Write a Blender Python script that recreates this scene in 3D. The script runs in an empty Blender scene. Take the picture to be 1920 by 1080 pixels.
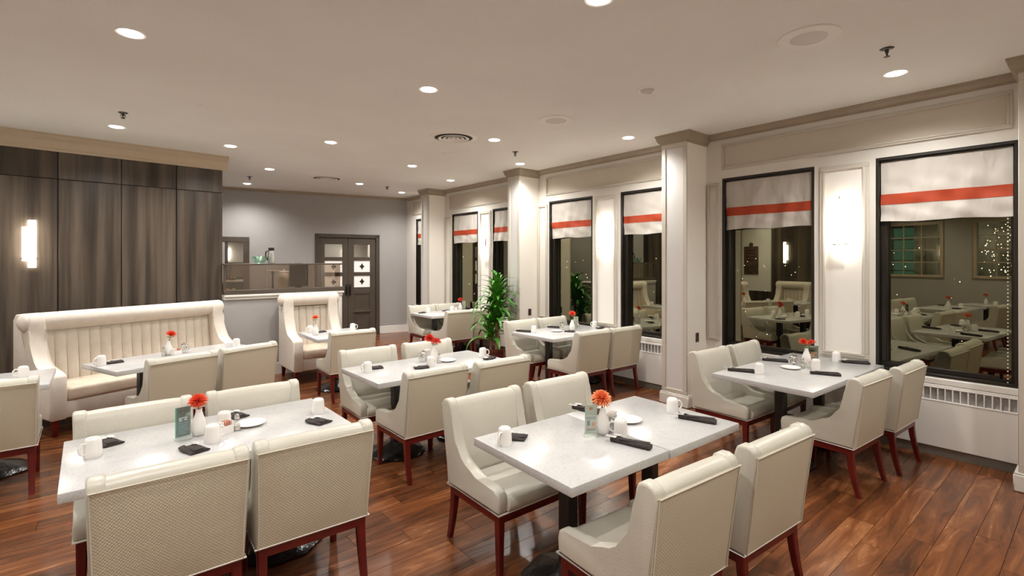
import bpy, bmesh, math, random
from mathutils import Vector, Matrix, Euler
PI = math.pi
R = math.radians
random.seed(7)
sc = bpy.context.scene
COL = sc.collection

# ------------------------------------------------------------------ camera, world, exposure
cam_d = bpy.data.cameras.new('camera')
cam_d.sensor_width = 36.0
cam_d.lens = 930.0 / 1920.0 * 36.0
cam_d.shift_y = -51.0 / 1920.0
cam_d.clip_start = 0.05
cam_d.clip_end = 300
cam = bpy.data.objects.new('camera', cam_d)
COL.objects.link(cam)
cam.location = (0, 0, 1.75)
cam.rotation_euler = (R(90), 0, R(-39.59))
sc.camera = cam

world = bpy.data.worlds.new('night')
sc.world = world
world.use_nodes = True
world.node_tree.nodes['Background'].inputs[0].default_value = (0.010, 0.012, 0.016, 1)
world.node_tree.nodes['Background'].inputs[1].default_value = 0.25

sc.view_settings.view_transform = 'Standard'
sc.view_settings.look = 'None'
sc.view_settings.exposure = 0.0
sc.view_settings.gamma = 1.0
sc.view_settings.use_curve_mapping = False
sc.cycles.use_denoising = True
sc.cycles.max_bounces = 9
sc.cycles.diffuse_bounces = 6
sc.cycles.glossy_bounces = 4
sc.cycles.transparent_max_bounces = 12
sc.cycles.caustics_reflective = False
sc.cycles.caustics_refractive = False
sc.cycles.sample_clamp_indirect = 6.0

SPOT_W = 152.0
LAMP_COL = (1.0, 0.97, 0.925)
SCONCE_E = 20.0

# ------------------------------------------------------------------ materials
def mat(name, col, rough=0.5, spec=0.5, metal=0.0):
    m = bpy.data.materials.new(name)
    m.use_nodes = True
    b = m.node_tree.nodes['Principled BSDF']
    b.inputs['Base Color'].default_value = (*col, 1)
    b.inputs['Roughness'].default_value = rough
    b.inputs['Specular IOR Level'].default_value = spec
    b.inputs['Metallic'].default_value = metal
    return m

def nd(m, t, **kw):
    n = m.node_tree.nodes.new(t)
    for k, v in kw.items():
        setattr(n, k, v)
    return n

def lk(m, a, ao, b, bi):
    m.node_tree.links.new(a.outputs[ao], b.inputs[bi])

def bsdf(m):
    return m.node_tree.nodes['Principled BSDF']

def coords(m, scale=(1, 1, 1), src='Object', rot=(0, 0, 0)):
    mp = nd(m, 'ShaderNodeMapping')
    mp.inputs['Scale'].default_value = scale
    mp.inputs['Rotation'].default_value = rot
    if src == 'World':
        g = nd(m, 'ShaderNodeNewGeometry')
        lk(m, g, 'Position', mp, 'Vector')
    else:
        t = nd(m, 'ShaderNodeTexCoord')
        lk(m, t, src, mp, 'Vector')
    return mp

def ramp(m, stops):
    r = nd(m, 'ShaderNodeValToRGB')
    el = r.color_ramp.elements
    while len(el) < len(stops):
        el.new(0.5)
    for e, (p, c) in zip(el, stops):
        e.position = p
        e.color = (*c, 1)
    return r

def mottled(name, c1, c2, scale=8, rough=0.5, bump=0.0, bscale=None, spec=0.5, detail=4, src='World'):
    m = mat(name, c1, rough, spec)
    mp = coords(m, src=src)
    n = nd(m, 'ShaderNodeTexNoise')
    n.inputs['Scale'].default_value = scale
    n.inputs['Detail'].default_value = detail
    lk(m, mp, 0, n, 'Vector')
    r = ramp(m, [(0.35, c1), (0.65, c2)])
    lk(m, n, 'Fac', r, 'Fac')
    lk(m, r, 'Color', bsdf(m), 'Base Color')
    if bump:
        n2 = nd(m, 'ShaderNodeTexNoise')
        n2.inputs['Scale'].default_value = bscale or scale
        lk(m, mp, 0, n2, 'Vector')
        b = nd(m, 'ShaderNodeBump')
        b.inputs['Strength'].default_value = bump
        b.inputs['Distance'].default_value = 0.01
        lk(m, n2, 'Fac', b, 'Height')
        lk(m, b, 'Normal', bsdf(m), 'Normal')
    return m

def emit(name, col, s):
    m = bpy.data.materials.new(name)
    m.use_nodes = True
    nt = m.node_tree
    nt.nodes.clear()
    o = nt.nodes.new('ShaderNodeOutputMaterial')
    e = nt.nodes.new('ShaderNodeEmission')
    e.inputs[0].default_value = (*col, 1)
    e.inputs[1].default_value = s
    nt.links.new(e.outputs[0], o.inputs[0])
    return m

def glassy(name, tint, gloss_col, fac, rough=0.0):
    m = bpy.data.materials.new(name)
    m.use_nodes = True
    nt = m.node_tree
    nt.nodes.clear()
    o = nt.nodes.new('ShaderNodeOutputMaterial')
    t = nt.nodes.new('ShaderNodeBsdfTransparent')
    t.inputs[0].default_value = (*tint, 1)
    g = nt.nodes.new('ShaderNodeBsdfGlossy')
    g.inputs['Color'].default_value = (*gloss_col, 1)
    g.inputs['Roughness'].default_value = rough
    x = nt.nodes.new('ShaderNodeMixShader')
    x.inputs[0].default_value = fac
    nt.links.new(t.outputs[0], x.inputs[1])
    nt.links.new(g.outputs[0], x.inputs[2])
    nt.links.new(x.outputs[0], o.inputs[0])
    return m

M = {}
M['ceiling'] = mottled('ceiling_paint', (0.83, 0.83, 0.80), (0.86, 0.86, 0.83), 1.2, 0.9, 0.25, 60)
M['cream'] = mottled('cream_paint', (0.70, 0.675, 0.62), (0.73, 0.70, 0.645), 2, 0.45)
M['shaft'] = mottled('pillar_paint', (0.86, 0.82, 0.75), (0.88, 0.84, 0.77), 2, 0.5)  # lightened: colour makes up for weak light on the side faces
M['pillar_panel'] = mottled('pillar_panel_paint', (0.66, 0.645, 0.62), (0.68, 0.665, 0.64), 2, 0.5)  # darkened: colour offsets strong light on the room-side faces
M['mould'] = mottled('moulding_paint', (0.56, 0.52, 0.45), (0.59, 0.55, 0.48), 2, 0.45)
M['white_panel'] = mottled('white_panel_paint', (0.82, 0.79, 0.74), (0.84, 0.81, 0.76), 2, 0.4)
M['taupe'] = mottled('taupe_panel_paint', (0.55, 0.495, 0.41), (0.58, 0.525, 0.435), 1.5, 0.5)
M['crown'] = mottled('crown_paint', (0.33, 0.275, 0.20), (0.37, 0.31, 0.23), 4, 0.45)
M['crown_tan'] = mottled('crown_tan_paint', (0.50, 0.41, 0.29), (0.54, 0.44, 0.32), 4, 0.45)
M['grey'] = mottled('grey_wall_paint', (0.36, 0.348, 0.336), (0.38, 0.367, 0.355), 1.3, 0.6, 0.05, 90)
M['greige'] = mottled('side_wall_paint', (0.44, 0.43, 0.39), (0.47, 0.455, 0.415), 1.3, 0.6)
M['base_grey'] = mottled('kick_paint', (0.20, 0.18, 0.15), (0.22, 0.20, 0.17), 3, 0.5)
M['door'] = mottled('door_paint', (0.070, 0.055, 0.041), (0.082, 0.065, 0.050), 3, 0.4)
M['white'] = mottled('white_enamel', (0.80, 0.78, 0.74), (0.82, 0.80, 0.76), 3, 0.3)
M['heater'] = mottled('heater_enamel', (0.76, 0.74, 0.70), (0.79, 0.77, 0.73), 1.4, 0.4)
M['grille_grey'] = mottled('perforated_grey', (0.20, 0.20, 0.20), (0.42, 0.41, 0.40), 260, 0.5)
M['frame'] = mottled('dark_bronze', (0.012, 0.009, 0.006), (0.018, 0.014, 0.010), 5, 0.4)
M['black'] = mottled('black_cast', (0.012, 0.012, 0.012), (0.022, 0.021, 0.02), 12, 0.22, 0.35, 45)
M['column'] = mottled('black_steel', (0.016, 0.014, 0.013), (0.022, 0.02, 0.018), 6, 0.35)
M['plate_brown'] = mat('brown_plastic', (0.07, 0.045, 0.03), 0.4)
M['chrome'] = mat('chrome', (0.75, 0.74, 0.72), 0.12, 0.5, 1.0)
M['ceramic'] = mottled('white_ceramic', (0.83, 0.81, 0.78), (0.85, 0.83, 0.80), 5, 0.15)
M['napkin'] = mottled('dark_napkin', (0.030, 0.022, 0.020), (0.045, 0.034, 0.031), 30, 0.85, 0.5, 300)
M['green'] = mottled('leaf_green', (0.035, 0.16, 0.012), (0.09, 0.30, 0.03), 6, 0.35, src='Object')
M['stem'] = mottled('flower_stem', (0.10, 0.17, 0.05), (0.16, 0.22, 0.08), 30, 0.5)
M['bark'] = mottled('cane_bark', (0.28, 0.17, 0.09), (0.42, 0.28, 0.17), 30, 0.8, 0.6, 40)
M['pot'] = mottled('red_brown_pot', (0.09, 0.022, 0.014), (0.12, 0.03, 0.02), 5, 0.3)
M['soil'] = mottled('soil', (0.05, 0.025, 0.015), (0.12, 0.05, 0.03), 50, 0.9, 0.8, 60)
M['blind'] = mottled('blind_fabric', (0.49, 0.455, 0.41), (0.53, 0.495, 0.45), 3, 0.5)
def crease(m):
    mp = coords(m, (2.6, 2.6, 0.9), 'World')
    n = nd(m, 'ShaderNodeTexNoise')
    n.inputs['Scale'].default_value = 3.4
    n.inputs['Detail'].default_value = 1.5
    n.inputs['Distortion'].default_value = 0.35
    lk(m, mp, 0, n, 'Vector')
    b = nd(m, 'ShaderNodeBump')
    b.inputs['Strength'].default_value = 0.5
    b.inputs['Distance'].default_value = 0.06
    lk(m, n, 'Fac', b, 'Height')
    lk(m, b, 'Normal', bsdf(m), 'Normal')
crease(M['blind'])
M['red_band'] = mottled('red_band_fabric', (0.36, 0.040, 0.007), (0.41, 0.048, 0.010), 6, 0.7, 0.15, 400)
M['piping'] = mat('white_piping', (0.80, 0.78, 0.72), 0.5)
M['seam'] = mat('seam_piping', (0.62, 0.59, 0.50), 0.5)
M['mahogany'] = mottled('mahogany', (0.085, 0.006, 0.005), (0.125, 0.010, 0.007), 7, 0.25)
M['cream_fabric'] = mottled('cream_fabric', (0.66, 0.60, 0.53), (0.70, 0.64, 0.57), 14, 0.75, 0.35, 120)
M['channel_fabric'] = mottled('channel_fabric', (0.60, 0.54, 0.46), (0.64, 0.58, 0.50), 10, 0.7, 0.2, 150)
M['bench_cushion'] = mottled('bench_cushion', (0.58, 0.48, 0.38), (0.66, 0.56, 0.45), 9, 0.45, 0.3, 25)
M['vinyl'] = mottled('cream_vinyl', (0.55, 0.525, 0.45), (0.585, 0.56, 0.48), 5, 0.34, 0.12, 130)
M['bronze'] = mottled('bronze_plaque', (0.05, 0.03, 0.015), (0.10, 0.06, 0.03), 9, 0.35)
M['lens'] = emit('lamp_lens', (1.0, 0.95, 0.86), 14.0)
M['sconce'] = emit('sconce_glass', (1.0, 0.90, 0.76), SCONCE_E)
M['city'] = emit('city_light', (1.0, 0.84, 0.62), 14.0)
M['fairy'] = emit('fairy_light', (1.0, 0.80, 0.66), 40.0)
M['teal_glow'] = emit('teal_lit_room', (0.15, 0.55, 0.40), 0.5)
M['dim_room'] = emit('dim_lit_room', (0.45, 0.36, 0.22), 0.28)
M['pane_dark'] = glassy('night_glass', (0.55, 0.60, 0.55), (0.82, 0.75, 0.53), 0.25)
M['smoked'] = glassy('smoked_partition_glass', (0.74, 0.67, 0.60), (0.9, 0.85, 0.8), 0.22)
M['steel'] = mat('brushed_steel', (0.62, 0.61, 0.59), 0.32, 0.5, 1.0)
M['dull_chrome'] = mat('dull_chrome', (0.30, 0.29, 0.28), 0.25, 0.5, 1.0)
M['cutlery'] = mat('cutlery_steel', (0.86, 0.85, 0.83), 0.28, 0.5, 0.6)
M['mirror'] = mat('mirror_silver', (0.80, 0.78, 0.75), 0.02, 0.5, 1.0)
M['acrylic'] = glassy('clear_acrylic', (0.90, 0.94, 0.92), (1, 1, 1), 0.12, 0.05)
M['shaker_glass'] = glassy('shaker_glass', (0.86, 0.86, 0.84), (1, 1, 1), 0.22, 0.03)
M['bowl_glass'] = glassy('green_bowl_glass', (0.78, 0.93, 0.87), (0.95, 1, 0.97), 0.22, 0.05)
M['teal_card'] = mottled('teal_card', (0.010, 0.030, 0.035), (0.03, 0.085, 0.095), 18, 0.4)
M['teal_edge'] = mat('teal_edge', (0.05, 0.42, 0.30), 0.35)
M['pale_card'] = mottled('pale_card', (0.62, 0.64, 0.60), (0.72, 0.70, 0.62), 14, 0.4)
M['dark_card'] = mottled('dark_photo_card', (0.03, 0.03, 0.012), (0.12, 0.10, 0.03), 40, 0.4)
M['print_white'] = mat('print_white', (0.72, 0.76, 0.78), 0.5)
M['print_cyan'] = mat('print_cyan', (0.10, 0.42, 0.50), 0.5)
M['print_dark'] = mat('print_dark', (0.16, 0.16, 0.16), 0.5)
M['print_orange'] = mat('print_orange', (0.80, 0.22, 0.06), 0.5)
M['pack_pink'] = mat('packet_pink', (0.62, 0.30, 0.22), 0.6)
M['pack_white'] = mat('packet_white', (0.80, 0.77, 0.72), 0.6)
M['red_fruit'] = mat('red_orange', (0.80, 0.10, 0.02), 0.4)
M['green_fruit'] = mat('bright_green', (0.10, 0.45, 0.08), 0.4)
M['spk'] = mottled('speaker_cover', (0.86, 0.84, 0.80), (0.88, 0.86, 0.82), 40, 0.6)
M['spk_mesh'] = mottled('speaker_mesh', (0.62, 0.60, 0.57), (0.70, 0.68, 0.64), 200, 0.6)
M['vent'] = mottled('vent_paint', (0.86, 0.85, 0.82), (0.88, 0.87, 0.84), 6, 0.4)
M['vent_dark'] = mat('vent_throat', (0.03, 0.027, 0.024), 0.8)
M['sprink'] = mat('sprinkler_brass', (0.05, 0.04, 0.035), 0.35)
M['screen'] = mat('black_screen', (0.01, 0.01, 0.012), 0.2)
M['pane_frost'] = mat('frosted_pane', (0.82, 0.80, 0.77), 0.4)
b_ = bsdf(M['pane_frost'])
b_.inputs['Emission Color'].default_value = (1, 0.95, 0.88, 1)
b_.inputs['Emission Strength'].default_value = 0.30  # glow in the material stands in for room light behind the door

def flower_mat(name, inner, outer):
    m = mat(name, inner, 0.55)
    mp = coords(m, src='Object')
    v = nd(m, 'ShaderNodeVectorMath', operation='LENGTH')
    lk(m, mp, 0, v, 0)
    r = ramp(m, [(0.25, inner), (1.0, outer)])
    mm = nd(m, 'ShaderNodeMath', operation='MULTIPLY')
    mm.inputs[1].default_value = 17.0
    lk(m, v, 'Value', mm, 0)
    lk(m, mm, 0, r, 'Fac')
    lk(m, r, 'Color', bsdf(m), 'Base Color')
    return m
M['bloom_orange'] = flower_mat('petal_orange', (0.84, 0.13, 0.03), (0.92, 0.46, 0.22))
M['bloom_red'] = flower_mat('petal_red', (0.70, 0.022, 0.018), (0.90, 0.16, 0.09))
M['bloom_coral'] = flower_mat('petal_coral', (0.82, 0.08, 0.03), (0.92, 0.24, 0.12))

# woven vinyl on the chair backs
def weave():
    m = mat('woven_vinyl', (0.60, 0.55, 0.46), 0.5)
    mp = coords(m, (430, 430, 430), 'Object', (0, R(0), 0))
    sx = nd(m, 'ShaderNodeSeparateXYZ')
    lk(m, mp, 0, sx, 0)
    def sine(ax):
        w = nd(m, 'ShaderNodeMath', operation='SINE')
        lk(m, sx, ax, w, 0)
        return w
    a, b = sine('X'), sine('Z')
    t = nd(m, 'ShaderNodeMath', operation='MULTIPLY')
    lk(m, a, 0, t, 0)
    lk(m, b, 0, t, 1)
    r = ramp(m, [(0.0, (0.575, 0.525, 0.405)), (0.9, (0.475, 0.425, 0.315))])
    lk(m, t, 0, r, 'Fac')
    lk(m, r, 'Color', bsdf(m), 'Base Color')
    bu = nd(m, 'ShaderNodeBump')
    bu.inputs['Strength'].default_value = 0.25
    bu.inputs['Distance'].default_value = 0.003
    bu.invert = True
    lk(m, t, 0, bu, 'Height')
    lk(m, bu, 'Normal', bsdf(m), 'Normal')
    return m
M['weave'] = weave()

def quartz():
    m = mat('white_quartz', (0.53, 0.525, 0.52), 0.22)
    mp = coords(m, src='World')
    n = nd(m, 'ShaderNodeTexNoise')
    n.inputs['Scale'].default_value = 130
    n.inputs['Detail'].default_value = 3
    lk(m, mp, 0, n, 'Vector')
    r = ramp(m, [(0.30, (0.41, 0.40, 0.385)), (0.43, (0.535, 0.53, 0.525))])
    lk(m, n, 'Fac', r, 'Fac')
    n2 = nd(m, 'ShaderNodeTexNoise')
    n2.inputs['Scale'].default_value = 2.4
    n2.inputs['Detail'].default_value = 7
    n2.inputs['Distortion'].default_value = 1.3
    lk(m, mp, 0, n2, 'Vector')
    r2 = ramp(m, [(0.42, (1, 1, 1)), (0.5, (0.95, 0.95, 0.945)), (0.55, (1, 1, 1))])
    lk(m, n2, 'Fac', r2, 'Fac')
    mx = nd(m, 'ShaderNodeMix', data_type='RGBA', blend_type='MULTIPLY')
    mx.inputs[0].default_value = 1.0
    lk(m, r, 'Color', mx, 6)
    lk(m, r2, 'Color', mx, 7)
    lk(m, mx, 2, bsdf(m), 'Base Color')
    return m
M['quartz'] = quartz()

def plank_mat():
    m = mat('walnut_plank', (0.2, 0.08, 0.03), 0.24)
    g = nd(m, 'ShaderNodeNewGeometry')
    oi = nd(m, 'ShaderNodeObjectInfo')
    ad = nd(m, 'ShaderNodeMath', operation='ADD')
    lk(m, g, 'Random Per Island', ad, 0)
    lk(m, oi, 'Random', ad, 1)
    fr = nd(m, 'ShaderNodeMath', operation='FRACT')
    lk(m, ad, 0, fr, 0)
    off = nd(m, 'ShaderNodeMath', operation='MULTIPLY')
    off.inputs[1].default_value = 37.0
    lk(m, fr, 0, off, 0)
    cx = nd(m, 'ShaderNodeCombineXYZ')
    lk(m, off, 0, cx, 0)
    lk(m, off, 0, cx, 2)
    mp = nd(m, 'ShaderNodeMapping')
    mp.inputs['Scale'].default_value = (0.9, 6.0, 1.0)
    lk(m, g, 'Position', mp, 'Vector')
    va = nd(m, 'ShaderNodeVectorMath', operation='ADD')
    lk(m, mp, 0, va, 0)
    lk(m, cx, 0, va, 1)
    n = nd(m, 'ShaderNodeTexNoise')
    n.inputs['Scale'].default_value = 1.5
    n.inputs['Detail'].default_value = 6
    n.inputs['Roughness'].default_value = 0.62
    n.inputs['Distortion'].default_value = 0.9
    lk(m, va, 0, n, 'Vector')
    r = ramp(m, [(0.26, (0.042, 0.017, 0.009)), (0.44, (0.112, 0.038, 0.014)), (0.58, (0.180, 0.060, 0.020)), (0.78, (0.35, 0.150, 0.060))])
    # shift each plank lighter or darker
    sh = nd(m, 'ShaderNodeMapRange')
    sh.inputs['To Min'].default_value = -0.10
    sh.inputs['To Max'].default_value = 0.10
    lk(m, fr, 0, sh, 'Value')
    su = nd(m, 'ShaderNodeMath', operation='ADD')
    lk(m, n, 'Fac', su, 0)
    lk(m, sh, 0, su, 1)
    lk(m, su, 0, r, 'Fac')
    lk(m, r, 'Color', bsdf(m), 'Base Color')
    rr = nd(m, 'ShaderNodeMapRange')
    rr.inputs['To Min'].default_value = 0.16
    rr.inputs['To Max'].default_value = 0.34
    lk(m, n, 'Fac', rr, 'Value')
    lk(m, rr, 0, bsdf(m), 'Roughness')
    bu = nd(m, 'ShaderNodeBump')
    bu.inputs['Strength'].default_value = 0.12
    bu.inputs['Distance'].default_value = 0.004
    lk(m, n, 'Fac', bu, 'Height')
    lk(m, bu, 'Normal', bsdf(m), 'Normal')
    return m
M['plank'] = plank_mat()
M['subfloor'] = mat('dark_subfloor', (0.02, 0.01, 0.006), 0.7)

def laminate():
    m = mat('streaked_laminate', (0.15, 0.11, 0.085), 0.38)
    oi = nd(m, 'ShaderNodeObjectInfo')
    mp = coords(m, (5.0, 5.0, 0.22), 'World')
    mu = nd(m, 'ShaderNodeMath', operation='MULTIPLY')
    mu.inputs[1].default_value = 23.0
    lk(m, oi, 'Random', mu, 0)
    va = nd(m, 'ShaderNodeVectorMath', operation='ADD')
    lk(m, mp, 0, va, 0)
    lk(m, mu, 0, va, 1)
    n = nd(m, 'ShaderNodeTexNoise')
    n.inputs['Scale'].default_value = 1.7
    n.inputs['Detail'].default_value = 5
    n.inputs['Roughness'].default_value = 0.55
    n.inputs['Distortion'].default_value = 0.25
    lk(m, va, 0, n, 'Vector')
    r = ramp(m, [(0.32, (0.022, 0.0155, 0.011)), (0.48, (0.052, 0.038, 0.027)), (0.68, (0.115, 0.089, 0.066))])
    lk(m, n, 'Fac', r, 'Fac')
    lk(m, r, 'Color', bsdf(m), 'Base Color')
    return m
M['laminate'] = laminate()

# ------------------------------------------------------------------ mesh helpers
class MB:
    def __init__(s):
        s.v, s.f = [], []
    def add(s, vf, mtx=None):
        v, f = vf
        n = len(s.v)
        s.v += [tuple(mtx @ Vector(p)) if mtx else tuple(p) for p in v]
        s.f += [tuple(i + n for i in q) for q in f]
        return s
    def mesh(s, name, m, smooth=38):
        me = bpy.data.meshes.new(name)
        me.from_pydata(s.v, [], s.f)
        if m:
            me.materials.append(m)
        if smooth:
            me.polygons.foreach_set('use_smooth', [True] * len(me.polygons))
            me.set_sharp_from_angle(angle=R(smooth))
        me.update()
        return me

def bm_out(bm):
    bmesh.ops.recalc_face_normals(bm, faces=bm.faces)
    bm.verts.index_update()
    r = ([v.co[:] for v in bm.verts], [[v.index for v in f.verts] for f in bm.faces])
    bm.free()
    return r

def box(x0, x1, y0, y1, z0, z1, bev=0.0, seg=1):
    bm = bmesh.new()
    bmesh.ops.create_cube(bm, size=1)
    for v in bm.verts:
        v.co = Vector(((x0 + x1) / 2 + v.co.x * (x1 - x0), (y0 + y1) / 2 + v.co.y * (y1 - y0), (z0 + z1) / 2 + v.co.z * (z1 - z0)))
    if bev:
        bmesh.ops.bevel(bm, geom=bm.edges[:], offset=bev, segments=seg, profile=0.5, affect='EDGES', clamp_overlap=True)
    return bm_out(bm)

def prism(prof, axis, a, b, bev=0.0, seg=2):
    """extrude a 2-D outline along axis. 'x': (y,z) outline; 'y': (x,z) outline; 'z': (x,y) outline"""
    bm = bmesh.new()
    def mk(p, t):
        return {'x': (t, p[0], p[1]), 'y': (p[0], t, p[1]), 'z': (p[0], p[1], t)}[axis]
    va = [bm.verts.new(mk(p, a)) for p in prof]
    vb = [bm.verts.new(mk(p, b)) for p in prof]
    n = len(prof)
    fa = bm.faces.new(va)
    fb = bm.faces.new(vb[::-1])
    for i in range(n):
        bm.faces.new((va[i], vb[i], vb[(i + 1) % n], va[(i + 1) % n]))
    if bev:
        ed = list(set(list(fa.edges) + list(fb.edges)))
        bmesh.ops.bevel(bm, geom=ed, offset=bev, segments=seg, profile=0.5, affect='EDGES', clamp_overlap=True)
    return bm_out(bm)

def lathe(prof, n=20, cap=True):
    v, f = [], []
    for (r, z) in prof:
        for i in range(n):
            a = 2 * PI * i / n
            v.append((r * math.cos(a), r * math.sin(a), z))
    for k in range(len(prof) - 1):
        for i in range(n):
            j = (i + 1) % n
            f.append((k * n + i, k * n + j, (k + 1) * n + j, (k + 1) * n + i))
    if cap:
        f.append(tuple(range(n - 1, -1, -1)))
        f.append(tuple((len(prof) - 1) * n + i for i in range(n)))
    return v, f

def tube(pts, rad, n=6, closed=False):
    pts = [Vector(p) for p in pts]
    v, f = [], []
    m = len(pts)
    up = Vector((0, 0, 1))
    prev = None
    for k, p in enumerate(pts):
        if closed:
            t = (pts[(k + 1) % m] - pts[k - 1]).normalized()
        else:
            t = (pts[min(k + 1, m - 1)] - pts[max(k - 1, 0)]).normalized()
        if prev is None:
            a = t.cross(up)
            if a.length < 1e-3:
                a = t.cross(Vector((1, 0, 0)))
        else:
            a = prev - t * prev.dot(t)
        a.normalize()
        prev = a
        b = t.cross(a)
        r = rad[k] if isinstance(rad, (list, tuple)) else rad
        for i in range(n):
            w = 2 * PI * i / n
            v.append(tuple(p + (a * math.cos(w) + b * math.sin(w)) * r))
    lim = m if closed else m - 1
    for k in range(lim):
        k2 = (k + 1) % m
        for i in range(n):
            j = (i + 1) % n
            f.append((k * n + i, k * n + j, k2 * n + j, k2 * n + i))
    if not closed:
        f.append(tuple(range(n - 1, -1, -1)))
        f.append(tuple((m - 1) * n + i for i in range(n)))
    return v, f

def ico(c, r, sub=1):
    bm = bmesh.new()
    bmesh.ops.create_icosphere(bm, subdivisions=sub, radius=r)
    v, f = bm_out(bm)
    return [(p[0] + c[0], p[1] + c[1], p[2] + c[2]) for p in v], f

def frame4(axis, x0, x1, z0, z1, w, d0, d1, bev=0.0):
    """rectangular picture-frame ring; plane spanned by (u,z), thickness d0..d1 along axis ('x': u=y, 'y': u=x)"""
    out = MB()
    def bx(u0, u1, a, b):
        return box(d0, d1, u0, u1, a, b, bev) if axis == 'x' else box(u0, u1, d0, d1, a, b, bev)
    out.add(bx(x0, x1, z0, z0 + w)).add(bx(x0, x1, z1 - w, z1))
    out.add(bx(x0, x0 + w, z0 + w, z1 - w)).add(bx(x1 - w, x1, z0 + w, z1 - w))
    return out.v, out.f

def ob(name, data, m=None, parent=None, loc=None, smooth=38):
    """link ONE object; data = MB, (verts, faces) or a mesh"""
    if isinstance(data, tuple):
        data = MB().add(data)
    if isinstance(data, MB):
        data = data.mesh(name, m, smooth)
    o = bpy.data.objects.new(name, data)
    COL.objects.link(o)
    if parent:
        o.parent = parent
    if loc:
        o.location = loc
    return o

def tag(o, label=None, cat=None, group=None, kind=None):
    if label: o['label'] = label
    if cat: o['category'] = cat
    if group: o['group'] = group
    if kind: o['kind'] = kind
    return o

def thing(name, label=None, cat=None, loc=(0, 0, 0), rz=0.0, group=None, kind=None):
    o = bpy.data.objects.new(name, None)
    o.empty_display_size = 0.1
    COL.objects.link(o)
    o.location = loc
    o.rotation_euler = (0, 0, rz)
    return tag(o, label, cat, group, kind)

def kids(o):
    return list(o.children)

def dup(root, loc, rz, label, group=None):
    def cp(o, par):
        c = o.copy()
        COL.objects.link(c)
        if par:
            c.parent = par
        for k in kids(o):
            cp(k, c)
        return c
    r = cp(root, None)
    r.location = loc
    r.rotation_euler = (0, 0, rz)
    r['label'] = label
    if group:
        r['group'] = group
    return r

class Proto:
    """first use hands out the prototype itself, later ones copy it"""
    def __init__(s, make, group):
        s.make, s.group, s.first = make, group, None
    def put(s, loc, rz, label):
        if s.first is None:
            s.first = s.make()
            s.first.location = loc
            s.first.rotation_euler = (0, 0, rz)
            s.first['label'] = label
            if s.group: s.first['group'] = s.group
            return s.first
        return dup(s.first, loc, rz, label, s.group)

CEIL = 3.29
XW = 5.80            # face of the window wall
XL = -4.60           # side wall off to the left
XP = -1.90           # panelled wing of that wall, left of the wood wall
YR = -1.70           # wall behind the camera

# ------------------------------------------------------------------ floor of planks
fl = ob('floor', box(XL - 0.1, 6.2, YR - 0.1, 12.2, -0.08, -0.006), M['subfloor'])
tag(fl, kind='structure')
PW, PL_ = 0.150, 1.22
def plank_vf(x0, x1, y0, y1):
    c = 0.0014
    v = [(x0 + .0006, y0 + .0006, -.0055), (x1 - .0006, y0 + .0006, -.0055), (x1 - .0006, y1 - .0006, -.0055), (x0 + .0006, y1 - .0006, -.0055),
         (x0 + c, y0 + c, 0), (x1 - c, y0 + c, 0), (x1 - c, y1 - c, 0), (x0 + c, y1 - c, 0)]
    f = [(4, 5, 6, 7), (0, 1, 5, 4), (1, 2, 6, 5), (2, 3, 7, 6), (3, 0, 4, 7)]
    return v, f
cy_, sy_ = math.cos(R(39.59)), math.sin(R(39.59))
def in_view(x, y):
    zc = sy_ * x + cy_ * y
    xc = cy_ * x - sy_ * y
    return zc > 0.6 and abs(xc) < 1.09 * zc and zc * 591 > 930 * 1.5, zc
planks = []
row = 0
y = YR
while y < 12.1:
    x = XL - random.choice([0.0, 0.3, 0.61, 0.85, 1.05])
    while x < 6.0:
        a, b = max(x, XL), min(x + PL_, 6.0)
        if b - a > 0.02:
            vis, zc = in_view((a + b) / 2, y + PW / 2)
            planks.append((0 if vis else 1, zc if zc > 0 else 99, a, b, y))
        x += PL_
    y += PW
planks.sort()
full = None
rest = MB()
for k, (h, zc, a, b, y0) in enumerate(planks):
    if k < 300 and h == 0:
        if abs((b - a) - PL_) < 1e-4:
            if full is None:
                full = MB().add(plank_vf(0, PL_, 0, PW)).mesh('plank', M['plank'], 0)
            ob('plank', full, None, fl, (a, y0, 0))
        else:
            ob('plank', MB().add(plank_vf(0, b - a, 0, PW)).mesh('plank', M['plank'], 0), None, fl, (a, y0, 0))
    else:
        rest.add(plank_vf(a, b, y0, y0 + PW))
tag(ob('plank_field', rest, M['plank'], fl, smooth=0), kind='stuff')

# ------------------------------------------------------------------ ceiling and plain walls
tag(ob('ceiling', box(XL - 0.1, 6.2, YR - 0.1, 12.3, CEIL, CEIL + 0.1), M['ceiling']), kind='structure')
tag(ob('wall_rear', box(XL - 0.1, 6.2, YR - 0.1, YR, 0, CEIL), M['greige']), kind='structure')

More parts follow.
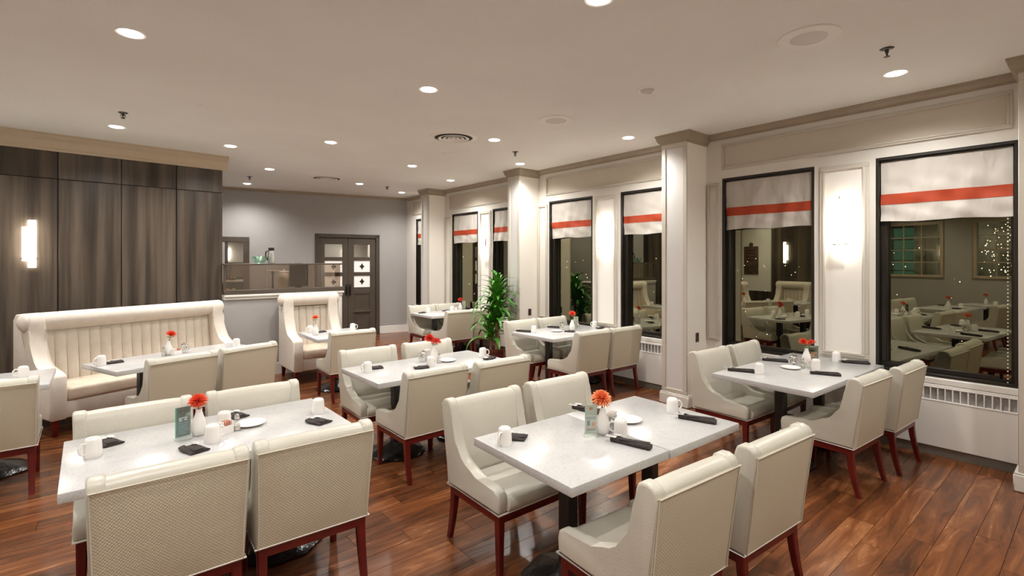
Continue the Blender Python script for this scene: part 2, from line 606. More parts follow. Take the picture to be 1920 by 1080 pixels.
# side wall (seen only in the window reflections), with two deep-framed inner windows
SW = [(3.02, 3.72), (4.44, 5.66)]
wl = MB()
for a, b in ((YR, 3.02), (3.72, 4.44), (5.66, 6.1)):
    wl.add(box(XL - 0.1, XL, a, b, 0, CEIL))
for a, b in SW:
    wl.add(box(XL - 0.1, XL, a, b, 0, 1.38)).add(box(XL - 0.1, XL, a, b, 2.70, CEIL))
wall_left = tag(ob('wall_left', wl, M['greige'], smooth=0), kind='structure')
wl2 = MB().add(box(XL - 0.1, XP, 6.0, 6.1, 0, CEIL)).add(box(XP - .1, XP, 6.1, 8.3, 0, CEIL))
tag(ob('wall_alcove', wl2, M['greige'], smooth=0), kind='structure')
for i, (a, b) in enumerate(SW):
    w = thing('window_%d' % (8 + i), loc=(XL, 0, 0), kind='structure')
    tag(ob('frame', frame4('x', a - 0.07, b + 0.07, 1.31, 2.77, 0.07, 0.0, 0.03, 0.005), M['crown_tan'], w), kind='structure')
    mu = MB()
    nb = 2 if i == 0 else 3
    for k in range(1, nb):
        yy = a + (b - a) * k / nb
        mu.add(box(-0.05, -0.02, yy - 0.012, yy + 0.012, 1.38, 2.70))
    for k in range(1, 4):
        zz = 1.38 + 1.32 * k / 4
        mu.add(box(-0.05, -0.02, a, b, zz - 0.012, zz + 0.012))
    tag(ob('muntin', mu, M['crown_tan'], w), kind='structure')
    tag(ob('pane', box(-0.042, -0.036, a, b, 1.38, 2.70), M['acrylic'], w), kind='structure')
wb = tag(ob('wall_next_room', box(XL - 1.3, XL - 1.2, YR, 7.0, 0, CEIL), M['base_grey']), kind='structure')
gl = MB()
random.seed(3)
for k in range(90):
    gl.add(ico((XL - 0.9 + random.uniform(-.2, .2), random.uniform(2.9, 3.85), random.uniform(1.45, 2.66)), 0.010, 1))
tag(ob('fairy_lights', gl, M['fairy']), 'string of tiny warm fairy lights behind inner window', 'lights', kind='stuff')
cu = thing('curtain', 'pale curtain behind the wider inner window, mirrored in window', 'curtain', (XL - .22, 4.82, 0))
cv_ = [(.03 * math.sin(k * 1.15) , -.26 + .52 * k / 40) for k in range(41)]
ob('cloth', prism(cv_ + [(x - .012, y) for x, y in cv_[::-1]], 'z', .3, 2.85), M['cream_fabric'], cu, smooth=60)
ob('curtain_rail', tube([(0, -.25, 2.87), (0, .25, 2.87)], .012, 8), M['frame'], cu)
cl2 = bpy.data.lights.new('next_room_light', 'POINT')
cl2.energy = 40
cl2.color = LAMP_COL
cl2.shadow_soft_size = .08
clo = bpy.data.objects.new('next_room_light', cl2)
COL.objects.link(clo)
clo.location = (XL - .75, 4.6, 3.0)
cab = thing('lit_cabinet', 'teal lit shelf cabinet seen through inner window', 'cabinet', (XL - 1.1, 5.55, 0))
ob('cabinet_body', MB().add(box(-.08, .12, -.42, .42, 0, .1)).add(box(-.08, .12, -.42, -.38, .1, 2.7)).add(box(-.08, .12, .38, .42, .1, 2.7)).add(box(-.08, .12, -.42, .42, 2.7, 2.75)), M['frame'], cab)
for zz in (1.45, 1.75, 2.05, 2.35):
    ob('shelf', box(-.08, .12, -.38, .38, zz, zz + .03), M['frame'], cab)
ob('lit_back', box(-.09, -.08, -.38, .38, .1, 2.7), M['teal_glow'], cab)

# ------------------------------------------------------------------ window wall
ZS, ZH = 0.70, 2.745      # sill and head
WIN = [(0.487, 1.463), (2.002, 3.013), (3.575, 4.540), (5.075, 6.035), (6.64, 7.60), (8.08, 9.03), (9.70, 10.62)]
wr = MB()
edges = [YR] + [e for w in WIN for e in w] + [12.0]
for k in range(0, len(edges), 2):
    wr.add(box(XW, XW + 0.25, edges[k], edges[k + 1], 0, CEIL))
for a, b in WIN:
    wr.add(box(XW, XW + 0.25, a, b, 0, ZS)).add(box(XW, XW + 0.25, a, b, ZH, CEIL))
wall_right = tag(ob('wall_right', wr, M['cream'], smooth=0), kind='structure')

def moulding(y0, y1, z0, z1, inset, w=0.035):
    """raised picture moulding round a recessed-looking field panel"""
    fr = MB()
    fr.add(frame4('x', y0, y1, z0, z1, w, XW - 0.022, XW, 0.004))
    fr.add(frame4('x', y0 + w * .55, y1 - w * .55, z0 + w * .55, z1 - w * .55, w * .45, XW - 0.030, XW - 0.02, 0.003))
    p = tag(ob('panel_moulding', fr, M['mould'], wall_right), kind='structure')
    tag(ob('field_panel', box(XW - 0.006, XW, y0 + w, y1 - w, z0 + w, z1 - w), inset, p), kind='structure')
BAYS = [(0.46, 3.213), (3.554, 6.299), (6.603, 9.316), (9.650, 11.0)]
for a, b in BAYS:
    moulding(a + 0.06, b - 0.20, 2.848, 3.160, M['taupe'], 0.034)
for a, b in ((1.515, 1.945), (4.60, 5.02), (7.64, 8.02)):
    moulding(a, b, 0.78, 2.725, M['white_panel'], 0.05)
for a, b in ((3.045, 3.20), (6.065, 6.29), (9.06, 9.30)):
    moulding(a, b, 0.78, 2.70, M['cream'], 0.035)

def crown_prof(h, d):
    # (offset from wall, z below ceiling) outline, wall side at 0
    return [(0, 0), (d, 0), (d, -h * .16), (d * .86, -h * .24), (d * .80, -h * .45), (d * .52, -h * .70), (d * .30, -h * .80), (d * .30, -h * .90), (d * .16, -h), (0, -h)]
cp = [(XW - o, CEIL + z) for o, z in crown_prof(0.075, 0.07)]
tr = MB()
for a, b in BAYS:
    tr.add(prism(cp, 'y', a, b))
tag(ob('trim_1', tr, M['crown'], smooth=20), kind='structure')

for i, (a, b) in enumerate(WIN):
    w = thing('window_%d' % (i + 1), loc=(XW, 0, 0), kind='structure')
    fr = MB()
    fr.add(frame4('x', a, b, ZS, ZH, 0.028, -0.004, 0.135, 0.003))
    fr.add(frame4('x', a + 0.028, b - 0.028, ZS + 0.028, ZH - 0.028, 0.045, 0.055, 0.135, 0.004))
    tag(ob('frame', fr, M['frame'], w), kind='structure')
    hb = (b - a) / 2 - .045
    pn_ = tag(ob('pane', box(-.002, .002, -hb, hb, ZS + 0.05, ZH - 0.05), M['pane_dark'], w, (0.085, (a + b) / 2, 0)), kind='structure')
    pn_.rotation_euler = (0, 0, R(-4.3))
    tag(ob('sill', box(-0.035, 0.0, a - 0.03, b + 0.03, ZS - 0.055, ZS - 0.004, 0.004), M['heater'], w), kind='structure')

# outside beyond the glass: far city lights
random.seed(11)
cl = MB()
for k in range(150):
    d = random.uniform(45, 120)
    ang = random.uniform(R(-4), R(84))
    z = 1.75 - d * random.choice([random.gauss(0.005, 0.016), random.gauss(0.02, 0.022), random.uniform(-.01, 0.16)])
    cl.add(ico((d * math.cos(ang) + 6, d * math.sin(ang), z), d * random.uniform(.0004, .0009), 1))
tag(ob('city_lights', cl, M['city']), 'scattered warm city lights in the dark beyond the windows', 'lights', kind='stuff')

# pillars on the window wall
def pillar(y0, y1, xf, first):
    t = thing('pillar', loc=(0, 0, 0), kind='structure')
    b = MB().add(box(xf, XW + 0.02, y0, y1, 0, CEIL, 0.004))
    tag(ob('shaft', b, M['shaft'], t), kind='structure')
    m = 0.055
    fr = MB().add(frame4('x', y0, y1, 0.14, 3.175, m, xf - 0.016, xf, 0.003))
    tag(ob('panel_moulding', fr, M['mould'], t), kind='structure')
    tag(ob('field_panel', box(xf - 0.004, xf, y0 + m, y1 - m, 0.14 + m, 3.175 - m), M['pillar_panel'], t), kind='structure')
    cap = MB()
    prof = crown_prof(0.125, 0.065)
    # mitred capital: sweep the profile round three sides
    rings = []
    for o, z in prof:
        rings.append([(XW, y0 - o, CEIL + z), (xf - o, y0 - o, CEIL + z), (xf - o, y1 + o, CEIL + z), (XW, y1 + o, CEIL + z)])
    v = [p for r in rings for p in r]
    f = []
    for k in range(len(rings) - 1):
        for j in range(3):
            f.append((k * 4 + j, k * 4 + j + 1, (k + 1) * 4 + j + 1, (k + 1) * 4 + j))
    cap.add((v, f))
    tag(ob('capital', cap, M['crown'], t, smooth=15), kind='structure')
    tag(ob('plinth', MB().add(box(xf - 0.028, XW, y0 - 0.028, y1 + 0.028, 0, 0.13, 0.008)).add(box(xf - 0.022, XW, y0 - 0.022, y1 + 0.022, 0.13, 0.145, 0.005)), M['cream'], t), kind='structure')
    return t
pillar(0.10, 0.452, 5.37, True)
pillar(3.213, 3.554, 5.36, False)
pillar(6.299, 6.603, 5.38, False)
pillar(9.316, 9.650, 5.405, False)

# outlets on the pillar sides
for i, (x, y, z, lab) in enumerate(((5.575, 3.213, .82, 'brown wall outlet low on the pillar nearest the right hand window table'), (5.597, 6.299, .88, 'brown wall outlet on the middle pillar beside the potted plant'))):
    t = thing('wall_outlet', lab, 'outlet', (x, y, z), group='brown outlets on the pillars')
    ob('cover_plate', box(-.036, .036, -.008, 0, -.057, .057, .004), M['plate_brown'], t)
    s = MB()
    for zz in (-.022, .022):
        s.add(box(-.015, .015, -.0105, -.007, zz - .013, zz + .013, .002))
    ob('socket', s, M['black'], t)

# convector heaters under the windows
def heater(y0, y1, label, single):
    t = thing('convector_heater', label, 'heater', (XW, y0, 0), group='white convector heaters under the windows')
    L = y1 - y0
    xf = -0.040
    ob('cabinet', MB().add(box(xf, 0, 0, L, 0.085, 0.492, 0.004)).add(box(xf, 0, 0, L, 0.618, 0.640, 0.004)).add(box(-.022, 0, 0, L, .64, .648, .002)), M['heater'], t)
    ob('kick_board', box(-0.012, 0, 0, L, 0.0, 0.085), M['base_grey'], t)
    ob('perforated_back', box(-0.022, 0, 0, L, 0.49, 0.62), M['grille_grey'], t)
    ob('grille_rail', MB().add(box(xf - .003, -.02, 0, L, .492, .504, .002)).add(box(xf - .003, -.02, 0, L, .612, .624, .002)), M['white'], t)
    n = int(L / 0.0505)
    me = MB().add(box(xf - .001, -.02, -.0045, .0045, .503, .613)).mesh('grille_bar', M['white'], 0)
    if single:
        for k in range(n + 1):
            ob('grille_bar', me, None, t, (0, min(L - .005, .005 + k * .0505), 0))
    else:
        j = MB()
        for k in range(n + 1):
            yy = min(L - .005, .005 + k * .0505)
            j.add(box(xf - .001, -.02, yy - .0045, yy + .0045, .503, .613))
        tag(ob('grille_bar', j, M['white'], t), kind='stuff')
heater(0.482, 3.183, 'white convector heater with slotted grille under the two right hand windows', True)
heater(3.584, 6.269, 'white convector heater under the middle pair of windows', False)
heater(6.633, 9.286, 'white convector heater under the far pair of windows', False)

# ------------------------------------------------------------------ roman blinds
def blind(y0, y1, seed, label):
    rnd = random.Random(seed)
    t = thing('roman_blind', label, 'blind', (XW + 0.030, (y0 + y1) / 2, 0), group='cream window blinds with a red band')
    W = (y1 - y0) / 2 - 0.034
    ph = [rnd.uniform(0, 6.28) for _ in range(5)]
    def off(u, z):
        k = (2.71 - z) / 0.59
        a = 0.010 * math.sin(u * 9 + ph[0]) + 0.007 * math.sin(u * 21 + ph[1]) + 0.006 * math.sin(u * 33 + ph[2] + z * 9)
        b = 0.006 * math.sin(z * 26 + ph[3] + u * 5) + 0.005 * math.sin(z * 41 - u * 17 + ph[4])
        return -(a * (0.25 + k * 0.9) + b * k)
    def sheet(z0, z1, nz, dx, sag=0.0):
        v, f = [], []
        nu = 40
        for j in range(nz + 1):
            for i in range(nu + 1):
                u = -W + 2 * W * i / nu
                z = z0 + (z1 - z0) * j / nz
                zz = z + (sag * 0.006 * math.sin(u * 11 + ph[4]) if j == 0 else 0)
                v.append((off(u, z) - dx, u, zz))
        for j in range(nz):
            for i in range(nu):
                p = j * (nu + 1) + i
                f.append((p, p + nu + 1, p + nu + 2, p + 1))
        n = len(v)                       # back face gives the cloth its thickness
        v2 = [(x + 0.004, yy, z) for x, yy, z in v]
        f2 = [tuple(i + n for i in q[::-1]) for q in f]
        rim = [(i, i + 1, i + 1 + n, i + n) for i in range(nu)]
        rim += [(nz * (nu + 1) + i + 1, nz * (nu + 1) + i, nz * (nu + 1) + i + n, nz * (nu + 1) + i + 1 + n) for i in range(nu)]
        return v + v2, f + f2 + rim
    ob('fabric', sheet(2.125, 2.712, 22, 0.0, 1), M['blind'], t, smooth=60)
    ob('red_band', sheet(2.290, 2.390, 4, 0.0035), M['red_band'], t, smooth=60)
    ob('head_rail', box(-.012, .016, -W, W, 2.700, 2.716, .002), M['frame'], t)
    if seed == 1:
        bd = MB()
        for k in range(46):
            bd.add(ico((-.02, -W + .03, 2.10 - k * .031), .006, 1))
        bd.add(lathe([(.004, .64), (.013, .65), (.013, .68), (.004, .69)], 8), Matrix.Translation((-.02, -W + .03, 0)))
        ob('bead_chain', bd, M['piping'], t)
BL = ['widest blind with red band, on the rightmost window', 'blind on the second window from the right, left of a lit sconce',
      'blind just left of the nearest full pillar', 'blind on the window right of the middle pillar', 'half hidden blind behind the potted plant, next to middle pillar',
      'small far blind left of the potted plant', 'sliver of a blind at the far corner beyond the last pillar']
for i, (a, b) in enumerate(WIN):
    blind(a, b, i + 1, BL[i])

# ------------------------------------------------------------------ wood panelled wall
WA, WB = Vector((-0.95, 8.22, 0)), Vector((1.38, 8.42, 0))
wang = math.atan2(WB.y - WA.y, WB.x - WA.x)
wlen = (WB - WA).length
ww = thing('wall_wood', loc=WA, rz=wang, kind='structure')
tag(ob('wall_core', box(-1.7, wlen, 0.02, 0.20, 0, CEIL), M['frame'], ww), kind='structure')
us = [-1.6, -0.82, -0.09, 0.535, 1.154, 1.765, wlen]
for k in range(len(us) - 1):
    for z0, z1 in ((0.0, 2.752), (2.760, 3.10)):
        if 1:
            tag(ob('panel', box(us[k] + .006, us[k + 1] - .006 if k < 5 else us[k + 1], 0.0, 0.02, z0, z1, 0.002), M['laminate'], ww), kind='structure')
cpw = [(-o, CEIL + z) for o, z in crown_prof(0.20, 0.11)]
tc = MB().add(prism([(p[0], p[1]) for p in cpw], 'x', -1.7, wlen + 0.06))
tw = ob('trim_2', tc, M['crown_tan'], smooth=20)
tw.location = WA
tw.rotation_euler = (0, 0, wang)
tag(tw, kind='structure')

# ------------------------------------------------------------------ back wall, door, mirror
BA, BB = Vector((1.30, 11.908, 0)), Vector((5.82, 11.076, 0))
bang = math.atan2(BB.y - BA.y, BB.x - BA.x)
blen = (BB - BA).length
U0 = 0.102      # shift between the measured u origin and BA
wbk = ob('wall_back', MB().add(box(-0.3, 2.344 + U0, 0, 0.15, 0, CEIL)).add(box(3.796 + U0, blen + .3, 0, 0.15, 0, CEIL)).add(box(2.344 + U0, 3.796 + U0, 0, 0.15, 2.36, CEIL)), M['grey'], smooth=0)
wbk.location = BA
wbk.rotation_euler = (0, 0, bang)
tag(wbk, kind='structure')
wret = tag(ob('wall_return', box(1.20, 1.345, 8.44, 12.0, 0, CEIL), M['grey']), kind='structure')
tb = ob('trim_3', prism([(-o, CEIL + z) for o, z in crown_prof(0.06, 0.05)], 'x', 0, blen), M['crown'], smooth=20)
tb.location = BA
tb.rotation_euler = (0, 0, bang)
tag(tb, kind='structure')
bbm = ob('baseboard_back', MB().add(box(0, 2.34 + U0, -.016, 0, 0, .18, .004)).add(box(3.80 + U0, blen, -.016, 0, 0, .18, .004)), M['white'])
bbm.location = BA
bbm.rotation_euler = (0, 0, bang)
tag(bbm, kind='structure')

def on_back(u, v=0.0, z=0.0):
    d = (BB - BA).normalized()
    n = Vector((d.y, -d.x, 0))          # towards the room
    return BA + d * (u + U0) + n * v + Vector((0, 0, z))

dr = thing('door_1', loc=on_back(2.344), rz=bang, kind='structure')
fr = MB()
fr.add(box(0, .085, -.03, .1, 0, 2.367, .006)).add(box(1.367, 1.452, -.03, .1, 0, 2.367, .006)).add(box(0, 1.452, -.03, .1, 2.285, 2.367, .006))
fr.add(box(.02, .035, -.042, -.03, 0, 2.35)).add(box(1.417, 1.432, -.042, -.03, 0, 2.35)).add(box(.02, 1.432, -.042, -.03, 2.335, 2.35))
tag(ob('door_frame', fr, M['door'], dr), kind='structure')
for side in (0, 1):
    u0, u1 = (.088, .724) if side == 0 else (.728, 1.364)
    p0, p1 = (.213, .599) if side == 0 else (.863, 1.233)
    lf = MB()
    lf.add(box(u0, p0, .01, .05, .004, 2.28, .003)).add(box(p1, u1, .01, .05, .004, 2.28, .003))
    for z0, z1 in ((.004, .10), (.53, .60), (.988, 1.128), (1.395, 1.484), (1.75, 1.836), (2.133, 2.28)):
        lf.add(box(p0, p1, .01, .05, z0, z1, .003))
    for z0, z1 in ((.10, .53), (.60, .988)):
        lf.add(box(p0, p1, .028, .045, z0, z1))
        lf.add(frame4('y', p0, p1, z0, z1, .02, .012, .03, .003))
    lf.add(box(p0 - .02, p1 + .02, -.004, .012, .535, .575, .008))
    leaf = tag(ob('door_leaf', lf, M['door'], dr), kind='structure')
    for k, (z0, z1) in enumerate(((1.128, 1.395), (1.484, 1.75), (1.836, 2.133))):
        tag(ob('pane', box(p0, p1, .028, .034, z0, z1), M['mirror'] if k == 2 else M['pane_frost'], leaf), kind='structure')
        if k < 2:
            e = MB()
            cx, cz = (p0 + p1) / 2, (z0 + z1) / 2
            for a, ln in ((0, .062), (90, .078), (180, .062), (270, .078)):
                ca, sa = math.cos(R(a)), math.sin(R(a))
                pet = [(0, 0), (ln * .45, .020), (ln * .75, .012), (ln, 0), (ln * .75, -.012), (ln * .45, -.020)]
                e.add(prism([(cx + x * ca - w * sa, cz + x * sa + w * ca) for x, w in pet], 'y', .022, .028))
            for a in (45, 135, 225, 315):
                ca, sa = math.cos(R(a)), math.sin(R(a))
                pet = [(0, .006), (.045, .004), (.05, 0), (.045, -.004), (0, -.006)]
                e.add(prism([(cx + x * ca - w * sa, cz + x * sa + w * ca) for x, w in pet], 'y', .022, .028))
            tag(ob('etched_emblem', e, M['frame'], leaf), kind='structure')
    hu = .690 if side == 0 else .770
    h = MB().add(box(hu - .022, hu + .022, -.004, .012, .94, 1.20, .006))
    h.add(tube([(hu, -.004, 1.17), (hu, -.045, 1.15), (hu, -.05, 1.07), (hu, -.045, .99), (hu, -.004, .97)], .011, 8))
    tag(ob('door_handle', h, M['black'], leaf), kind='structure')
tag(ob('pantry_wall', box(0.0, 1.45, .115, .145, 0, 2.36), M['base_grey'], dr), kind='structure')

mr = thing('framed_mirror', 'dark framed mirror on the grey back wall behind the smoked partition', 'mirror', on_back(.10, .001, 0), bang)
ob('frame', frame4('y', 0, .937, .86, 2.255, .115, -.035, 0, .006), M['door'], mr)
ob('mirror_glass', box(.11, .83, -.012, -.004, .97, 2.145), M['mirror'], mr)

# ------------------------------------------------------------------ half wall with smoked glass
HX0, HX1, HY0, HY1 = 1.362, 3.09, 8.20, 8.33
hw = thing('wall_partition', loc=(0, 0, 0), kind='structure')
tag(ob('wall_body', box(HX0, HX1 - .02, HY0, HY1, 0, 1.18), M['grey'], hw), kind='structure')
cap = MB()
cap.add(box(HX0, HX1 + .03, HY0 - .035, HY1 + .035, 1.215, 1.25, .006)).add(box(HX0, HX1 + .012, HY0 - .02, HY1 + .02, 1.175, 1.217, .006))
cap.add(box(HX1 - .055, HX1 + .003, HY0 - .006, HY1 + .006, .15, 1.18, .005))
tag(ob('cap_trim', cap, M['cream'], hw), kind='structure')
tag(ob('bottom_rail', box(HX0, HX1 + .04, HY0 - .01, HY1 + .01, 1.25, 1.318, .006), M['door'], hw), kind='structure')
tag(ob('top_rail', MB().add(box(HX0, HX1 + .02, HY0 + .0, HY1 + .10, 1.685, 1.708, .004)).add(box(HX0, HX0 + .03, HY0 + .03, HY0 + .06, 1.318, 1.685)), M['door'], hw), kind='structure')
for a, b in ((HX0 + .03, 1.95), (1.954, 2.52), (2.524, HX1 - .01)):
    tag(ob('pane', box(a, b, HY0 + .04, HY0 + .048, 1.318, 1.685), M['smoked'], hw), kind='structure')
tag(ob('baseboard_partition', MB().add(box(HX0, HX1 - .01, HY0 - .018, HY0, 0, .185, .004)), M['white']), kind='structure')

ct = thing('back_counter', 'dark serving counter behind the half wall with glass', 'counter', (2.1, 8.72, 0))
ob('cabinet', box(-.7, .85, -.24, .24, 0, 1.20, .004), M['door'], ct)
ob('worktop', box(-.72, .87, -.26, .26, 1.20, 1.235, .004), M['white'], ct)
pn = thing('dark_panel', 'dark upright screen standing behind the smoked partition glass', 'screen', (2.56, 8.74, 1.235))
ob('screen', box(-.15, .15, -.02, .02, .08, .475, .006), M['screen'], pn)
ob('stand', MB().add(box(-.04, .04, -.02, .03, .02, .1, .003)).add(box(-.10, .10, -.07, .07, 0, .02, .005)), M['frame'], pn)
dsh = thing('steel_dish', 'small shiny steel dish behind the smoked partition glass', 'dish', (2.36, 8.57, 1.235))
ob('bowl', lathe([(.05, 0), (.075, .03), (.085, .07), (.08, .07), (.07, .032), (.0, .012)], 20, False), M['chrome'], dsh)
ob('handle', tube([(.08, 0, .06), (.115, 0, .075), (.14, 0, .065)], .006, 6), M['chrome'], dsh)
fb = thing('fruit_cluster', 'small orange, red and green cluster at left end behind the smoked glass', 'decoration', (1.52, 8.62, 1.235))
ob('dish', lathe([(.04, 0), (.09, .02), (.095, .03), (.0, .012)], 16, False), M['black'], fb)
ob('red_piece', MB().add(ico((-.035, -.01, .055), .036, 2)).add(ico((.02, -.03, .05), .03, 2)), M['red_fruit'], fb)
ob('green_piece', MB().add(ico((.045, .015, .06), .034, 2)), M['green_fruit'], fb)

ck = thing('cake_stand', 'white round cake stand on a dark stem behind the smoked glass', 'cake stand', (2.15, 8.72, 1.235))
ob('plate', lathe([(.10, .345), (.125, .352), (.126, .362), (.0, .360)], 28), M['ceramic'], ck)
ob('stem', lathe([(.075, 0), (.070, .012), (.020, .03), (.013, .12), (.013, .28), (.03, .345)], 16), M['frame'], ck)
jr = thing('pale_jar', 'pale rounded jar right of the cake stand behind the smoked glass', 'jar', (2.35, 8.83, 1.235))
ob('body', lathe([(.055, 0), (.075, .02), (.092, .12), (.098, .22), (.090, .29), (.07, .32), (.0, .325)], 24), M['bench_cushion'], jr)
ob('lid', lathe([(.072, .32), (.074, .335), (.02, .35), (.022, .37), (.0, .378)], 20), M['white'], jr)
gb = thing('glass_bowl', 'pale green glass bowl on the top rail of the partition', 'bowl', (1.865, 8.34, 1.708))
v, f = [], []
n = 28
prof = [(.045, 0.0), (.06, .004), (.095, .045), (.112, .09), (.118, .112), (.112, .112), (.105, .09), (.088, .05), (.05, .012), (.0, .010)]
for (r_, z_) in prof:
    for i in range(n):
        a = 2 * PI * i / n
        w = 1 + .06 * math.sin(a * 6) * (z_ / .11)
        v.append((r_ * w * math.cos(a), r_ * w * math.sin(a), z_ + .008 * math.sin(a * 6) * (z_ / .11)))
for k in range(len(prof) - 1):
    for i in range(n):
        j = (i + 1) % n
        f.append((k * n + i, k * n + j, (k + 1) * n + j, (k + 1) * n + i))
ob('bowl', (v, f), M['bowl_glass'], gb)
tf = thing('thermal_flask', 'black and chrome coffee flask beside the green glass bowl', 'flask', (2.035, 8.345, 1.708))
ob('body', lathe([(.046, 0), (.052, .006), (.052, .10), (.047, .16), (.040, .20)], 20), M['steel'], tf)
ob('lid', lathe([(.041, .198), (.043, .205), (.043, .238), (.036, .246), (.0, .248)], 20), M['black'], tf)
ob('handle', tube([(-.045, 0, .19), (-.078, 0, .18), (-.082, 0, .11), (-.05, 0, .05)], .010, 8), M['black'], tf)

# ------------------------------------------------------------------ ceiling fixtures
def make_downlight():
    t = thing('downlight', 'x', 'light')
    ob('trim_ring', lathe([(.066, -.001), (.070, -.004), (.086, -.006), (.090, -.001)], 28, False), M['vent'], t)
    ob('lens', lathe([(.068, -.001), (.062, -.008), (.04, -.013), (.0, -.015)], 24, False), M['lens'], t)
    L = bpy.data.lights.new('lamp_light', 'SPOT')
    L.energy = SPOT_W
    L.color = LAMP_COL
    L.spot_size = R(148)
    L.spot_blend = 0.9
    L.shadow_soft_size = 0.07
    lo = bpy.data.objects.new('lamp_light', L)
    COL.objects.link(lo)
    lo.parent = t
    lo.location = (0, 0, -.035)
    return t
DL = Proto(make_downlight, 'recessed ceiling downlights')
spots = [(0.15, 4.23, 'large bright downlight at upper left of the ceiling'), (2.25, 1.92, 'downlight cut by the top edge of the view'),
         (2.26, 3.91, 'downlight in mid ceiling, nearest above the centre of the room'), (0.13, 7.28, 'downlight just in front of the wood panelled wall crown'),
         (1.33, 7.53, 'downlight near the right end of the wood wall crown'), (2.29, 6.46, 'downlight left of the nearer round vent'),
         (3.85, 5.01, 'downlight right beside the nearer round vent'), (5.07, 3.85, 'downlight in front of the nearest full pillar capital'),
         (5.02, 1.13, 'bright downlight at right near a black sprinkler by the window wall'), (2.17, 9.01, 'downlight left of the farther round vent'),
         (3.88, 7.23, 'downlight between the two round vents'), (2.23, 10.98, 'farthest left downlight, close to grey back wall'),
         (3.97, 9.58, 'downlight right of the farther round vent'), (5.14, 8.06, 'downlight near the third pillar along the windows'),
         (5.20, 10.18, 'farthest right downlight, beside the last pillar'), (5.11, 5.98, 'downlight just in front of the middle pillar capital'),
         (0.15, 1.20, 'downlight out of view above the left front table'), (-1.75, 2.0, 'downlight over the left side of the room'),
         (-1.75, 4.6, 'downlight over the left hand tables'), (-1.20, 7.0, 'downlight over the left corner bench'), (4.0, -0.6, 'downlight behind the right hand table'),
         (1.2, -0.8, 'downlight behind the camera'), (-1.5, -0.6, 'downlight in the rear left corner'), (-3.6, 2.6, 'downlight by the side wall inner windows'), (-3.6, 4.9, 'downlight in the side wall corner')]
for x, y, lab in spots:
    DL.put((x, y, CEIL), 0, lab)

def make_speaker():
    t = thing('ceiling_speaker', 'x', 'speaker')
    ob('cover', lathe([(.110, -.004), (.115, -.010), (.188, -.008), (.196, -.001)], 36, False), M['spk'], t)
    ob('mesh_grille', lathe([(.112, -.002), (.11, -.006), (.0, -.006)], 32, False), M['spk_mesh'], t)
    return t
SP = Proto(make_speaker, 'round ceiling speakers')
SP.put((3.75, 1.33, CEIL), 0, 'largest round speaker cover in the ceiling at upper right')
SP.put((3.83, 3.88, CEIL), 0, 'round speaker cover in mid ceiling right of the vent')
def make_cover():
    t = thing('ceiling_cover_plate', 'x', 'cover plate')
    ob('plate', lathe([(.0, -.005), (.090, -.006), (.100, -.004), (.104, -.0005)], 32, False), M['ceiling'], t)
    ob('screw', lathe([(.0, -.008), (.005, -.0075), (.006, -.005)], 8, False), M['spk'], t)
    return t
CV = Proto(make_cover, 'painted ceiling cover plates')
CV.put((0.73, 5.83, CEIL), 0, 'faint painted cover plate at left, in front of wood wall')
CV.put((3.85, 6.09, CEIL), 0, 'faint painted cover plate just beyond the nearer round vent')

def make_sprinkler():
    t = thing('sprinkler_head', 'x', 'sprinkler')
    ob('escutcheon', lathe([(.022, -.006), (.030, -.008), (.045, -.001)], 18, False), M['sprink'], t)
    ob('body', MB().add(lathe([(.012, -.006), (.012, -.03), (.006, -.034), (.005, -.055)], 10)).add(tube([(.014, 0, -.02), (.020, 0, -.04), (.004, 0, -.058)], .003, 5)).add(tube([(-.014, 0, -.02), (-.020, 0, -.04), (-.004, 0, -.058)], .003, 5)), M['sprink'], t)
    ob('deflector', lathe([(.004, -.055), (.020, -.058), (.020, -.061), (.0, -.062)], 14), M['sprink'], t)
    return t
SK = Proto(make_sprinkler, 'ceiling sprinkler heads')
SK.put((0.17, 6.55, CEIL), 0, 'black sprinkler head near the wood wall crown')
SK.put((4.39, 1.04, CEIL), 0, 'black sprinkler head at upper right near a downlight')
SK.put((4.50, 5.37, CEIL), 0, 'sprinkler head above the middle pillar, right of the vent')
SK.put((2.08, 10.04, CEIL), 0, 'sprinkler head left of the farther vent, near back wall')
SK.put((4.57, 9.60, CEIL), 0, 'tiny sprinkler head far off above the double door')

def make_vent():
    t = thing('round_vent', 'x', 'vent')
    ob('outer_flange', lathe([(.235, -.006), (.245, -.016), (.275, -.012), (.300, -.001)], 36, False), M['vent'], t)
    ob('throat', lathe([(.240, -.001), (.235, -.002), (.0, -.002)], 32, False), M['vent_dark'], t)  # flat near-black disc, its colour stands for shade inside the opening
    for r in (.190, .132, .076):
        ob('cone', lathe([(r - .036, -.010), (r - .030, -.017), (r - .004, -.024), (r + .004, -.020), (r - .004, -.012)], 36, False), M['vent'], t)
    ob('hub', lathe([(.026, -.004), (.026, -.022), (.016, -.027), (.0, -.028)], 16), M['vent'], t)
    return t
VT = Proto(make_vent, 'round ceiling air vents')
VT.put((3.38, 5.23, CEIL), 0, 'nearer and larger round air vent in mid ceiling')
VT.put((3.23, 9.32, CEIL), 0, 'farther round air vent near the grey back wall')
t = thing('ceiling_sensor', 'small round recessed sensor in the ceiling between speaker and downlight', 'sensor', (3.79, 2.67, CEIL))
ob('ring', lathe([(.062, -.002), (.066, -.006), (.098, -.006), (.104, -.001)], 28, False), M['spk'], t)
ob('dome', lathe([(.06, -.002), (.052, -.018), (.03, -.028), (.0, -.032)], 20, False), M['spk_mesh'], t)
ob('eye', ico((.012, -.018, -.026), .010, 1), M['chrome'], t)

